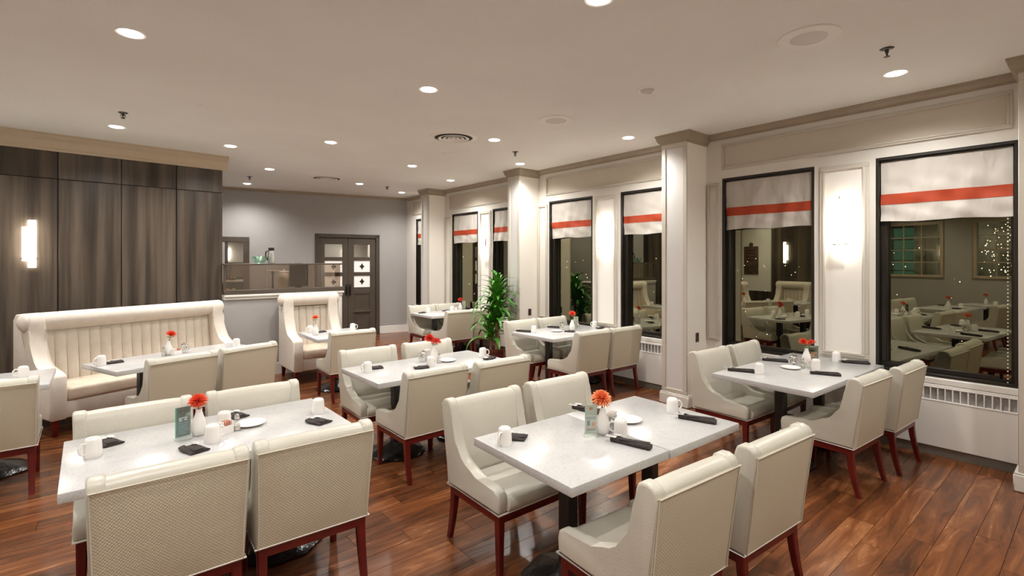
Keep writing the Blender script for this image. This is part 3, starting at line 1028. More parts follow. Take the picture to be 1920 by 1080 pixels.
# ------------------------------------------------------------------ wall sconces (local -y faces the room)
def make_sconce():
    t = thing('wall_sconce', 'x', 'sconce')
    arc = [(.062 * math.cos(a), -.03 - .062 * math.sin(a)) for a in [PI * k / 12 for k in range(13)]]
    inn = [(.054 * math.cos(a), -.03 - .054 * math.sin(a)) for a in [PI * (12 - k) / 12 for k in range(13)]]
    ob('glass_shade', prism(arc + inn, 'z', -.20, .20), M['sconce'], t)
    ob('tall_glass', box(-.012, .060, -.052, -.040, -.28, .285, .004), M['sconce'], t)
    ob('wall_plate', box(-.045, .045, -.022, 0, -.11, .11, .006), M['chrome'], t)
    c = MB()
    ring = [(.07 * math.cos(a), -.03 - .07 * math.sin(a), -.175) for a in [PI * (-.05 + 1.1 * k / 14) for k in range(15)]]
    c.add(tube(ring, .007, 6))
    c.add(tube([(0, 0, -.175), (0, -.03, -.20), (0, -.10, -.175)], .006, 6))
    ob('top_clip', box(-.016, -.008, -.056, -.036, .283, .31), M['chrome'], t)
    ob('chrome_bracket', c, M['dull_chrome'], t)
    return t
SCN = Proto(make_sconce, 'lit glass wall sconces')
SCN.put((XW - .03, 1.735, 2.09), R(-90), 'lit sconce on the pier between the two right hand windows')
SCN.put((XW - .03, 4.815, 2.11), R(-90), 'lit sconce on the pier between the middle pair of windows')
SCN.put((XW - .03, 7.83, 2.11), R(-90), 'lit sconce on the far pier, above the potted plant')
SCN.put((WA.x + .283 * math.cos(wang), WA.y + .283 * math.sin(wang), 1.95), wang, 'lit sconce on the dark wood panelled wall at left')
SCN.put((XP + .03, 6.78, 1.97), R(90), 'lit sconce on the side wall, mirrored in the window')

for k, (x, y, rz) in enumerate(((-.6, YR + .03, 180), (1.9, YR + .03, 180), (4.4, YR + .03, 180), (XL + .03, 0.2, 90))):  # sconces added out of view to lift the ambient light
    SCN.put((x, y, 2.05), R(rz), ['lit sconce on the rear wall behind the camera, left', 'lit sconce on the rear wall behind the camera, middle', 'lit sconce on the rear wall behind the camera, right', 'lit sconce on the side wall near the rear corner'][k])

# side wall: dark wood field, white panel with plaque, bench (they show in the window reflections)
for k in range(2):
    tag(ob('wood_panel', box(XP, XP + .025, 6.0 + k * .605, 6.0 + k * .605 + .60, 0, CEIL - .02), M['laminate'], wall_left), kind='structure')
tag(ob('white_field', box(XP, XP + .03, 7.23, 8.09, .90, 2.72, .003), M['white_panel'], wall_left), kind='structure')
tag(ob('dark_dado', box(XP, XP + .02, 7.21, 8.11, 0, .895), M['laminate'], wall_left), kind='structure')
pq = thing('bronze_plaque', 'dark bronze plaque on the white side wall panel, mirrored in window', 'plaque', (XP + .031, 7.80, 0))
ob('plate', box(0, .02, -.22, .22, 1.36, 2.16, .004), M['bronze'], pq)
cr_ = MB().add(lathe([(.0, 0), (.06, .0), (.06, .02), (.0, .025)], 20), Matrix.Translation((0, 0, 2.21)) @ Matrix.Rotation(R(90), 4, 'Y'))
ob('crest', cr_, M['bronze'], pq)
lns = MB()
for k in range(4):
    lns.add(box(.02, .024, -.16, .16, 2.04 - k * .09, 2.06 - k * .09))
ob('relief_line', lns, M['mahogany'], pq)

# ------------------------------------------------------------------ dining chair
LEAN = 0.062
def make_chair():
    t = thing('dining_chair', 'x', 'chair')
    W = .280
    prof = [(-.262, .357), (.255, .357), (.266, .372), (.270, .430), (.262, .462), (.245, .474), (.215, .478), (.13, .482), (.04, .489), (-.025, .500), (-.075, .518), (-.116, .546), (-.147, .586), (-.170, .640), (-.188, .705), (-.203, .775), (-.214, .838), (-.226, .868), (-.246, .882), (-.276, .884), (-.304, .874), (-.322, .850), (-.318, .80)]
    for s in (-1, 1):
        a, b = (W - .066, W) if s > 0 else (-W, -W + .066)
        w = MB().add(prism(prof, 'x', a, b, .016, 3))
        # slight outward flare towards the top
        w.v = [(x + s * max(0, z - .5) * .03, y, z) for x, y, z in w.v]
        ob('side_wing', w, M['vinyl'], t, smooth=50)
    # inner back cushion
    bk = MB()
    rows = [(-.145, .42), (-.156, .50), (-.174, .60), (-.192, .70), (-.207, .78), (-.217, .83), (-.230, .858), (-.250, .872), (-.276, .874), (-.303, .864), (-.320, .843)]
    rear = [(-.300, .60), (-.262, .36)]
    sec = rows + rear
    nx = 8
    v, f = [], []
    for i in range(nx + 1):
        x = -(W - .055) + 2 * (W - .055) * i / nx
        k = 1 - (abs(x) / (W - .055)) ** 4
        for j, (y, z) in enumerate(sec):
            d = .012 * k if 1 <= j <= 4 else 0
            v.append((x * (1 + max(0, z - .5) * .1), y + d, z + (.004 * k if 5 <= j <= 9 else 0)))
    m_ = len(sec)
    for i in range(nx):
        for j in range(m_):
            j2 = (j + 1) % m_
            f.append((i * m_ + j, i * m_ + j2, (i + 1) * m_ + j2, (i + 1) * m_ + j))
    f.append(tuple(range(m_)))
    f.append(tuple(nx * m_ + j for j in range(m_ - 1, -1, -1)))
    bk.add((v, f))
    ob('backrest', bk, M['vinyl'], t, smooth=50)
    # rear cover, slightly crowned, in a woven vinyl
    v, f = [], []
    nx, nz = 8, 8
    for j in range(nz + 1):
        q = j / nz
        z = .358 + (.838 - .358) * q
        for i in range(nx + 1):
            hw_ = W - .006 + max(0, z - .5) * .03
            p = -1 + 2 * i / nx
            crown = .010 * (1 - abs(p) ** 3) * (1 - abs(2 * q - 1) ** 3)
            v.append((hw_ * p, -.266 - LEAN * q * .96 - crown, z))
    for j in range(nz):
        for i in range(nx):
            a = j * (nx + 1) + i
            f.append((a, a + 1, a + nx + 2, a + nx + 1))
    n0 = len(v)
    v += [(x, y + .012, z) for x, y, z in v]
    f += [tuple(i + n0 for i in q[::-1]) for q in f]
    for i in range(nx):
        f.append((i + 1, i, i + n0, i + 1 + n0))
        a = nz * (nx + 1) + i
        f.append((a, a + 1, a + 1 + n0, a + n0))
    for j in range(nz):
        a = j * (nx + 1)
        f.append((a, a + nx + 1, a + nx + 1 + n0, a + n0))
        a += nx
        f.append((a + nx + 1, a, a + n0, a + nx + 1 + n0))
    tag(ob('back_cover', (v, f), M['weave'], t, smooth=50), 'woven cream rear cover')
    # seat cushion
    sp = [(-.13, .37), (.262, .357), (.280, .368), (.285, .395), (.282, .420), (.268, .436), (.235, .444), (.10, .448), (-.05, .444), (-.13, .440)]
    ob('seat', prism(sp, 'x', -W + .060, W - .060, .010, 2), M['vinyl'], t, smooth=50)
    # white piping
    pp, pp0 = MB(), MB()
    e = W + .002
    pp0.add(tube([(-e, -.264, .357), (e, -.264, .357), (e, .268, .357), (-e, .268, .357)], .0055, 5, True))
    for s in (-1, 1):
        pp.add(tube([(s * (W - .010 + .03 * max(0, z - .5)), -.270 - LEAN * (z - .358) / .48 * .96, z) for z in (.36, .5, .65, .835)], .0028, 5))
    ob('piping', pp0, M['piping'], t)
    pp.add(tube([(-(W + .002), -.332, .838), (0, -.336, .841), (W + .002, -.332, .838)], .0034, 5))
    ob('seam_cord', pp, M['seam'], t)
    # apron and legs
    ob('apron', frame4h(-.268, .268, -.252, .256, .028, .300, .354), M['mahogany'], t)
    for sx in (-1, 1):
        for sy in (-1, 1):
            tx, ty = sx * .246, (.232 if sy > 0 else -.228)
            bx, by = sx * .250, (.238 if sy > 0 else -.286)
            wt, wb = .024, .0165
            v = []
            for k in range(6):
                q = k / 5
                z = .345 * (1 - q)
                cx = tx + (bx - tx) * q
                cy = ty + (by - ty) * (q ** 1.7)
                h = wt + (wb - wt) * q
                c = h * .28
                for dx, dy in ((-h + c, -h), (h - c, -h), (h, -h + c), (h, h - c), (h - c, h), (-h + c, h), (-h, h - c), (-h, -h + c)):
                    v.append((cx + dx, cy + dy, z))
            f = []
            for k in range(5):
                for i in range(8):
                    j = (i + 1) % 8
                    f.append((k * 8 + i, k * 8 + j, (k + 1) * 8 + j, (k + 1) * 8 + i))
            f += [tuple(range(8)), tuple(40 + i for i in range(7, -1, -1))]
            ob('leg', (v, f), M['mahogany'], t, smooth=30)
    return t

def frame4h(x0, x1, y0, y1, w, z0, z1):
    o = MB()
    o.add(box(x0, x1, y0, y0 + w, z0, z1, .004)).add(box(x0, x1, y1 - w, y1, z0, z1, .004))
    o.add(box(x0, x0 + w, y0 + w, y1 - w, z0, z1, .003)).add(box(x1 - w, x1, y0 + w, y1 - w, z0, z1, .003))
    return o.v, o.f

CH = Proto(make_chair, 'cream scoop dining chairs')
BK, FT = PI, 0.0
chairs = [
    # centre pair of tables
    (1.95, 2.39, BK + R(-1), 'near centre table: left chair on the far side, seat facing camera'),
    (2.62, 2.38, BK + R(-2), 'near centre table: right chair on the far side, mostly behind tabletop'),
    (1.94, 1.405, FT + R(-4), 'near centre table: left chair seen from behind, lowest in the view'),
    (2.63, 1.345, FT + R(-4), 'near centre table: right chair seen from behind'),
    # left front table
    (0.165, 3.53, BK + R(1), 'front left table: left chair on the far side behind the table card'),
    (0.82, 3.55, BK, 'front left table: right chair on the far side'),
    (0.245, 2.865, FT + R(-1), 'front left table: left chair with large woven back to camera'),
    (0.858, 2.875, FT + R(-2), 'front left table: right chair with woven back to camera'),
    # middle table
    (2.05, 4.49, BK + R(-2), 'middle table: left chair on the far side, facing camera'),
    (2.735, 4.49, BK, 'middle table: right chair on the far side, behind the red flowers'),
    (2.10, 3.785, FT + R(1), 'middle table: left chair seen from behind, front legs showing'),
    (2.755, 3.74, FT, 'middle table: right chair seen from behind'),
    # right window table
    (4.62, 2.27, BK + R(-3), 'right window table: left chair facing camera beside the near pillar'),
    (5.27, 2.24, BK, 'right window table: chair on the far side by the second window'),
    (4.57, 1.455, FT + R(-4), 'right window table: left chair seen from behind on red legs'),
    (5.27, 1.37, FT + R(-3), 'right window table: chair seen from behind next to the heater'),
    # middle window table
    (4.76, 5.29, BK, 'middle window table: left chair facing camera beside the plant'),
    (5.38, 5.28, BK, 'middle window table: far side chair by the windows'),
    (4.74, 4.41, FT + R(-1), 'middle window table: left chair seen from behind'),
    (5.34, 4.37, FT + R(-1), 'middle window table: chair seen from behind next to heater'),
    # far table
    (4.87, 8.42, BK, 'farthest table: left chair facing camera near the double door'),
    (5.46, 8.42, BK, 'farthest table: right chair on the far side behind a red flower'),
    (4.885, 7.62, FT, 'farthest table: chair seen from behind, left of the plant'),
    (5.465, 7.62, FT, 'farthest table: chair hidden behind the potted plant'),
    # wing chair table, banquette table, table cut by the left edge
    (2.435, 6.36, FT, 'single chair seen from behind, opposite the tall wing armchair'),
    (0.505, 5.745, R(16), 'left of two chairs with backs to camera at the long bench table'),
    (1.095, 5.965, R(18), 'right of two chairs with backs to camera at the long bench table'),
    (-2.28, 4.02, BK, 'out of view table, mirrored in right window: left chair by wall side'),
    (-1.62, 4.02, BK, 'out of view table, mirrored in right window: right chair on wall side'),
    (-2.28, 2.80, FT, 'out of view table, mirrored in right window: left chair, near side'),
    (-1.62, 2.80, FT, 'out of view table, mirrored in right window: right chair, near side'),
    (-0.66, 5.44, FT + R(1), 'chair seen from behind, cut off by the left edge of view'),
]
for x, y, rz, lab in chairs:
    CH.put((x, y, 0), rz, lab)

# ------------------------------------------------------------------ tables
TZ = 0.75
def pedestal(t, x, y):
    ob('column', box(x - .04, x + .04, y - .04, y + .04, .06, TZ - .045, .008), M['column'], t)
    n = 36
    prof = [(.245, .0), (.255, .012), (.235, .030), (.17, .055), (.10, .075), (.065, .095), (.050, .11)]
    v, f = [], []
    for k, (r_, z_) in enumerate(prof):
        for i in range(n):
            a = 2 * PI * i / n
            w = 1 + (.035 * math.sin(a * 9) if 1 <= k <= 4 else 0)
            v.append((x + r_ * w * math.cos(a), y + r_ * w * math.sin(a), z_))
    for k in range(len(prof) - 1):
        for i in range(n):
            j = (i + 1) % n
            f.append((k * n + i, k * n + j, (k + 1) * n + j, (k + 1) * n + i))
    f.append(tuple(range(n - 1, -1, -1)))
    f.append(tuple((len(prof) - 1) * n + i for i in range(n)))
    ob('pedestal_base', (v, f), M['black'], t, smooth=50)
    ob('top_bracket', MB().add(box(x - .20, x + .20, y - .025, y + .025, TZ - .065, TZ - .0455, .003)).add(box(x - .025, x + .025, y - .20, y + .20, TZ - .065, TZ - .0455, .003)), M['column'], t)

def table(cx, cy, L, W, rz, label, legs, z=0.0):
    t = thing('dining_table', label, 'table', (cx, cy, 0), rz, 'white topped pedestal tables')
    ob('tabletop', box(-L / 2, L / 2, -W / 2, W / 2, TZ - .045 + z, TZ + z, .004, 2), M['quartz'], t)
    for x in legs:
        pedestal(t, x, 0)
    return t
table(1.963, 1.893, .714, .785, R(-2), 'left half of the two white tables pushed together near centre', [0])
table(2.685, 1.872, .714, .795, R(-1.5), 'right half of the two white tables pushed together near centre', [0], -.002)
table(0.515, 3.295, 1.34, .82, R(1), 'long white table at front left with orange flower and card', [-.33, .33])
table(2.445, 4.195, 1.44, .77, R(1), 'long white table in mid room with two red flowers', [-.36, .36])
table(4.975, 1.83, 1.60, .83, R(-2), 'long white table beside the right hand window', [-.40, .40])
table(5.105, 4.96, 1.34, .84, R(0), 'long white table at the middle windows in front of the plant', [-.34, .34])
table(5.165, 8.185, 1.20, .81, R(0), 'farthest long white table near the double door', [-.30, .30])
table(0.652, 6.295, 1.45, .70, R(21), 'long white table in front of the cream bench', [-.36, .36])
table(2.485, 6.825, .75, .83, R(0), 'small white table in front of the tall wing armchair', [0])
table(-.71, 5.89, .76, .78, R(0), 'white table cut off by the left edge of view', [0])
table(-1.95, 3.40, 1.44, .78, R(0), 'white table left of the view, mirrored in rightmost window', [-.36, .36])
table(-3.50, 3.25, .76, .78, R(0), 'small white table at the side wall, mirrored in rightmost window', [0])

# ------------------------------------------------------------------ bench and wing armchair
def scroll_seat(name, label, cat, loc, rz, W, front, top, nch, ncu):
    t = thing(name, label, cat, loc, rz)
    F = front
    hw_ = W / 2
    prof = [(-.36, .17), (F - .01, .17), (F, .185), (F, .585), (F - .02, .615), (F - .08, .625), (F - .20, .628), (F - .30, .655), (F - .37, .71), (F - .42, .79), (F - .450, .90), (F - .470, top - .23), (F - .474, top - .17), (F - .470, top - .11), (F - .482, top - .05), (F - .515, top - .010), (F - .56, top + .002), (-.30, top - .02), (-.36, top - .08)]
    th = .140
    for s in (-1, 1):
        a, b = (hw_ - th, hw_) if s > 0 else (-hw_, -hw_ + th)
        ob('wing', prism(prof, 'x', a, b, .03, 3), M['cream_fabric'], t, smooth=50)
    ry, rzz, rr = F - .575, top - .095, .095
    ends = []
    x0, x1 = -hw_ - .055, hw_ + .055
    ln = MB()
    pts, rad = [], []
    for q in (0, .25, .5, .75, 1):
        pts.append((x0 + .05 * q, ry, rzz)); rad.append(rr * (.35 + .65 * math.sin(q * PI / 2)))
    for q in (1, .75, .5, .25, 0):
        pts.append((x1 - .05 * q, ry, rzz)); rad.append(rr * (.35 + .65 * math.sin(q * PI / 2)))
    ln.add(tube(pts, rad, 20))
    ob('head_roll', ln, M['cream_fabric'], t, smooth=50)
    ob('back_shell', box(-hw_ + .03, hw_ - .03, -.36, -.25, .17, top - .06, .02, 2), M['cream_fabric'], t)
    # channelled back
    iw = W - 2 * th + .01
    cw = iw / nch
    yb0, yb1 = F - .52, F - .575
    for k in range(nch):
        c = -iw / 2 + cw * (k + .5)
        v, f = [], []
        nu, nv = 6, 6
        for j in range(nv + 1):
            q = j / nv
            z = .42 + (top - .20 - .42) * q
            yy = yb0 + (yb1 - yb0) * q
            for i in range(nu + 1):
                p = -1 + 2 * i / nu
                v.append((c + p * (cw / 2 - .0015), yy + .014 * (1 - p * p) ** .5 - (.012 if j in (0, nv) else 0), z))
        for j in range(nv):
            for i in range(nu):
                a = j * (nu + 1) + i
                f.append((a, a + nu + 1, a + nu + 2, a + 1))
        n0 = len(v)
        v += [(x, yb1 - .05, z) for x, y, z in v]
        f += [(a, b, b + n0, a + n0) for a, b in [(nv * (nu + 1) + i, nv * (nu + 1) + i + 1) for i in range(nu)]]
        f += [(b, a, a + n0, b + n0) for a, b in [(i, i + 1) for i in range(nu)]]
        ob('channel', (v, f), M['channel_fabric'], t, smooth=60)
    ob('front_rail', box(-hw_ + th - .01, hw_ - th + .01, F - .09, F - .03, .172, .34, .012, 2), M['cream_fabric'], t)
    iw2 = W - 2 * th - .006
    for k in range(ncu):
        a = -iw2 / 2 + iw2 * k / ncu
        ob('seat_cushion', box(a + .002, a + iw2 / ncu - .002, F - .54, F - .015, .335, .475, .035, 3), M['bench_cushion'], t, smooth=50)
    for sx in (-1, 1):
        for y in (F - .06, -.30):
            x = sx * (hw_ - .06)
            h0, h1 = .028, .019
            d = -.03 if y < 0 else 0
            v = [(x - h1, y + d - h1, 0), (x + h1, y + d - h1, 0), (x + h1, y + d + h1, 0), (x - h1, y + d + h1, 0), (x - h0, y - h0, .172), (x + h0, y - h0, .172), (x + h0, y + h0, .172), (x - h0, y + h0, .172)]
            ob('leg', (v, [(3, 2, 1, 0), (4, 5, 6, 7), (0, 1, 5, 4), (1, 2, 6, 5), (2, 3, 7, 6), (3, 0, 4, 7)]), M['mahogany'], t, smooth=0)
    return t
# local +y is the front
def bench_loc(u, f):
    return (.9205 * u + .3907 * f, .3907 * u - .9205 * f, 0)
scroll_seat('banquette_bench', 'long cream banquette bench with scroll top and channelled back', 'bench', bench_loc(3.235, -6.73), R(203), 2.03, .50, 1.205, 17, 2)
scroll_seat('wing_armchair', 'tall cream wing armchair with scroll top against the half wall', 'armchair', (2.475, 7.735, 0), PI, .80, .40, 1.255, 5, 1)
scroll_seat('wall_bench', 'cream scroll top bench at side wall, mirrored in the window', 'bench', (XP + .40, 6.46, 0), R(-90), .86, .40, 1.21, 6, 1)

# ------------------------------------------------------------------ potted dracaena
def leaf_mesh(L, wdt, droop, seed):
    rnd = random.Random(seed)
    v, f = [], []
    n = 9
    x, z, ang = 0.0, 0.0, R(62)
    tw = rnd.uniform(-.3, .3)
    for k in range(n + 1):
        q = k / n
        w = wdt * (0.35 + 0.65 * math.sin(PI * min(1, q * 1.15 + .12)) ) * (1 if q < .9 else .45)
        if k == n: w = .001
        dz = .012 * (w / wdt)
        ca = ang + PI / 2
        v += [(x, -w / 2, z + dz), (x - math.cos(ca) * .001, 0, z), (x, w / 2, z + dz)]
        x += L / n * math.cos(ang)
        z += L / n * math.sin(ang)
        ang -= droop / n * (0.5 + 1.2 * q)
    for k in range(n):
        for j in range(2):
            a = k * 3 + j
            f.append((a, a + 1, a + 4, a + 3))
    return MB().add((v, f)).mesh('leaf', M['green'], 60)
LEAF = [leaf_mesh(.42, .100, 1.7, 1), leaf_mesh(.50, .104, 2.1, 2), leaf_mesh(.36, .094, 1.3, 3), leaf_mesh(.56, .090, 2.3, 4)]
pl = thing('potted_dracaena', 'tall potted corn plant with glossy strap leaves between window tables', 'plant', (5.02, 6.50, 0))
ob('pot', lathe([(.125, 0), (.135, .01), (.175, .26), (.190, .265), (.192, .31), (.178, .312), (.172, .27), (.0, .262)], 28, False), M['pot'], pl)
sl = MB()
random.seed(5)
for k in range(70):
    a, r_ = random.uniform(0, 2 * PI), .165 * random.random() ** .5
    sl.add(ico((r_ * math.cos(a), r_ * math.sin(a), .272 + random.uniform(0, .012)), random.uniform(.010, .020), 1))
tag(ob('bark_mulch', sl, M['soil'], pl), kind='stuff')
canes = [((-.02, -.05), .92, .028, 40, 1.0), ((.065, .03), 1.17, .026, 44, 1.1), ((-.09, .02), .60, .024, 26, .78)]
for ci, ((cx, cy), h, r_, nl, scl) in enumerate(canes):
    c = ob('cane', tube([(cx, cy, .26), (cx + .004, cy, h * .5), (cx * .9, cy * .9, h)], [r_, r_ * .95, r_ * .8], 10), M['bark'], pl)
    for k in range(nl):
        q = k / nl
        a = k * 2.399 + ci
        zz = h - .22 * scl + q * .30 * scl
        tilt = R(42) * (1 - q) - R(32) * q + random.uniform(-.15, .15)
        o = ob('leaf', LEAF[(k * 7 + ci) % 4], None, c, (cx * .92 + .012 * math.cos(a), cy * .92 + .012 * math.sin(a), zz))
        o.rotation_euler = Euler((0, tilt, a), 'XYZ')
        s = scl * random.uniform(.82, 1.08) * (1 - .18 * q)
    if math.cos(a) > .0:                       # leaves stop short of the pillar
        s *= 1 - .56 * math.cos(a)
        o.scale = (s, s, s)

# ------------------------------------------------------------------ tabletop things
def make_mug():
    t = thing('coffee_mug', 'x', 'mug')
    ob('cup', lathe([(.0385, 0), (.0400, .003), (.0392, .02), (.0365, .072), (.0345, .087), (.030, .093), (.025, .094), (.024, .097), (.020, .097), (.019, .093), (.0, .092)], 26, False), M['ceramic'], t)
    ob('handle', tube([(.035, 0, .074), (.051, 0, .077), (.064, 0, .064), (.067, 0, .046), (.060, 0, .028), (.038, 0, .018)], .0052, 7), M['ceramic'], t)
    return t
MUG = Proto(make_mug, 'white mugs standing upside down')

def napkin_roll(L, W, H, seed, short):
    rnd = random.Random(seed)
    v, f = [], []
    nx, ny = 14, 12
    for i in range(nx + 1):
        q = i / nx
        x = -L / 2 + L * q
        w = W * (.86 + .14 * q + .03 * math.sin(q * 9 + seed)) / 2
        h = H * (1.0 - .25 * q + .08 * math.sin(q * 7 + seed))
        bend = .010 * math.sin(q * 2.4 + seed)
        for j in range(ny):
            a = 2 * PI * j / ny
            ca, sa = math.cos(a), math.sin(a)
            y = w * (abs(ca) ** .6) * (1 if ca > 0 else -1)
            z = h / 2 + h / 2 * (abs(sa) ** .8) * (1 if sa > 0 else -1)
            v.append((x, y + bend, max(.0006, z)))
    for i in range(nx):
        for j in range(ny):
            k = (j + 1) % ny
            f.append((i * ny + j, (i + 1) * ny + j, (i + 1) * ny + k, i * ny + k))
    f.append(tuple(range(ny)))
    f.append(tuple(nx * ny + j for j in range(ny - 1, -1, -1)))
    m = MB().add((v, f))
    # folded flap lying across the top
    m.add(box(-L * .28, L * .46, -W * .34, W * .20, H * .80, H * .96, .003), Matrix.Rotation(R(4), 4, 'Z'))
    return m
def make_napkin(short, seed):
    def mk():
        t = thing('napkin_roll', 'x', 'napkin')
        L, W, H = (.135, .098, .022) if short else (.225, .060, .030)
        ob('napkin', napkin_roll(L, W, H, seed, short), M['napkin'], t, smooth=50)
        c = MB()
        x = -L / 2
        zt = H * .97
        for k in range(4):                           # fork tines
            c.add(box(x - .026, x + .012, -.021 + k * .0078, -.0168 + k * .0078, zt, zt + .0026))
        c.add(box(x + .010, x + .034, -.0215, .0085, zt, zt + .0028, .001))
        ob('fork', c, M['cutlery'], t)
        s = MB().add(lathe([(.0, .0), (.012, .001), (.016, .004), (.0165, .005), (.012, .006), (.0, .0055)], 14, False), Matrix.Translation((x + .030, .020, H * .99)) @ Matrix.Diagonal((1.6, 1.05, 1, 1)))
        ob('spoon', s, M['cutlery'], t)
        return t
    return mk
NAPL = Proto(make_napkin(False, 2), 'dark napkins rolled round cutlery')
NAPS = Proto(make_napkin(True, 4), 'dark napkins rolled round cutlery')

def make_plate():
    t = thing('side_plate', 'x', 'plate')
    ob('plate', lathe([(.048, 0), (.052, .003), (.075, .010), (.084, .0145), (.083, .017), (.072, .013), (.052, .007), (.0, .006)], 36, False), M['ceramic'], t)
    return t
PLT = Proto(make_plate, 'small white side plates')

def petals(n_rings, r, seed, flat):
    rnd = random.Random(seed)
    m = MB()
    for k in range(n_rings):
        q = k / (n_rings - 1)
        cnt = int(9 + 11 * math.sin(PI * (0.12 + .5 * q)))
        el = R(82 - 92 * q) if not flat else R(70 - 62 * q)
        ln = r * (.55 + .45 * q)
        for i in range(cnt):
            a = 2 * PI * (i + (k % 2) * .5) / cnt + rnd.uniform(-.06, .06)
            e = el + rnd.uniform(-.1, .1)
            d = Vector((math.cos(a) * math.cos(e), math.sin(a) * math.cos(e), math.sin(e)))
            s = Vector((-math.sin(a), math.cos(a), 0))
            up = d.cross(s)
            w = r * .13
            base = d * r * .12
            pts = [base, base + d * ln * .55 + s * w + up * .002, base + d * ln * .92 + s * w * .5, base + d * ln * 1.02 - up * .003, base + d * ln * .92 - s * w * .5, base + d * ln * .55 - s * w + up * .002, base + d * ln * .6 - up * .004]
            n = len(m.v)
            m.v += [tuple(p) for p in pts]
            m.f += [(n, n + 1, n + 6), (n + 1, n + 2, n + 6), (n + 2, n + 3, n + 6), (n + 3, n + 4, n + 6), (n + 4, n + 5, n + 6), (n + 5, n, n + 6)]
    m.add(ico((0, 0, 0), r * .28, 1))
    return m

def vase(loc, label, flabel, bloom, heads, r=.052, flat=False):
    t = thing('bud_vase', label, 'vase', loc, 0, 'white bud vases')
    n = 20
    prof = [(.026, 0), (.033, .004), (.040, .035), (.041, .055), (.034, .085), (.021, .115), (.0155, .138), (.018, .150), (.015, .150), (.012, .138), (.0, .06)]
    v, f = [], []
    for k, (rr, z) in enumerate(prof):
        for i in range(n):
            a = 2 * PI * i / n + z * 6
            w = 1 + .045 * math.sin(5 * (2 * PI * i / n)) * (1 if k < 7 else 0)
            v.append((rr * w * math.cos(a), rr * w * math.sin(a), z))
    for k in range(len(prof) - 1):
        for i in range(n):
            j = (i + 1) % n
            f.append((k * n + i, k * n + j, (k + 1) * n + j, (k + 1) * n + i))
    f.append(tuple(range(n - 1, -1, -1)))
    ob('vase_body', (v, f), M['ceramic'], t, smooth=60)
    fl_ = thing('cut_flower', flabel, 'flower', (loc[0], loc[1], loc[2] + .10), 0, 'cut flowers in bud vases')
    for k, (dx, dy, h, tx, ty) in enumerate(heads):
        h -= .10
        ob('stem', tube([(0, 0, -.02), (dx * .3, dy * .3, h * .5), (dx, dy, h - .012)], .0032, 6), M['stem'], fl_)
        b = ob('bloom', petals(6, r, k + 3, flat).mesh('bloom', M[bloom], 0), None, fl_, (dx, dy, h))
        b.rotation_euler = (tx, ty, k)
        lf = MB()
        for s in (-1, 1):
            lf.add(([(0, 0, 0), (s * .018, .006, .012), (s * .040, .002, .010), (s * .018, -.006, .014), (s * .02, 0, .004)], [(0, 1, 3), (1, 2, 3), (0, 4, 1), (4, 2, 1), (0, 3, 4), (3, 2, 4)]))
        ob('calyx_leaf', lf, M['stem'], fl_, (dx * .8, dy * .8, h - .035))
    return t

def menu(loc, rz, label, card, style, wide=1.0):
    t = thing('menu_stand', label, 'menu stand', loc, rz, 'table card stands')
    ob('stand_base', lathe([(.044, 0), (.046, .004), (.044, .012), (.036, .017), (.0, .018)], 24, False), M['acrylic'] if style != 'dark' else M['black'], t)
    ob('holder', MB().add(box(-.037, .037, -.0045, -.0025, .014, .182)).add(box(-.037, .037, .0025, .0045, .014, .182)), M['acrylic'], t)
    c = ob('card', box(-.0345, .0345, -.0018, .0018, .018, .180), M[card], t)
    def strips(lst, m, nm):
        s = MB()
        for x0, x1, z0, z1 in lst:
            for y0, y1 in ((-.0023, -.0017), (.0017, .0023)):
                s.add(box(x0 * .8, x1 * .8, y0, y1, z0, z1))
        ob(nm, s, m, c)
    if style == 'teal':
        ob('edge_strip', box(-.0385, -.0345, -.004, .004, .016, .182), M['teal_edge'], t)
        strips([(-.030, -.008, .150, .170), (-.002, .028, .154, .166), (-.020, .026, .142, .146)], M['black'], 'heading')
        strips([(-.030, .024, .118, .124), (-.026, -.010, .104, .116), (.004, .022, .106, .114)], M['print_white'], 'emblem')
        strips([(-.030, .026 - .006 * (k % 3), .090 - k * .011, .0935 - k * .011) for k in range(6)], M['print_cyan'], 'printed_lines')
    elif style == 'pale':
        strips([(-.036, .036, .106, .110), (-.036, .036, .098, .101), (-.032, .032, .034, .040)], M['print_dark'], 'printed_lines')
        strips([(-.030, -.008, .060, .090)], M['print_dark'], 'figure')
        strips([(.004, .032, .056, .078), (-.014, .012, .150, .166), (-.034, .034, .044, .048)], M['print_orange'], 'picture')
    else:
        strips([(-.030, .034, .046, .060), (-.014, .020, .064, .088), (.000, .034, .092, .108)], M['print_orange'], 'picture')
        strips([(-.036, .036, .166, .172)], M['print_white'], 'heading')
    if wide != 1.0:
        for ch in t.children:
            if ch.name.split('.')[0] != 'stand_base':
                ch.scale = (wide, 1, .86)
    return t

def make_shaker():
    t = thing('salt_shaker', 'x', 'shaker')
    ob('glass_body', lathe([(.021, 0), (.022, .004), (.019, .03), (.0125, .066), (.011, .072)], 16), M['shaker_glass'], t)
    ob('salt', lathe([(.018, .004), (.016, .03), (.0, .032)], 14), M['pack_white'], t)
    ob('cap', lathe([(.0125, .070), (.0135, .073), (.0130, .088), (.008, .095), (.0, .097)], 16), M['chrome'], t)
    return t
SHK = Proto(make_shaker, 'glass salt shakers with steel caps')

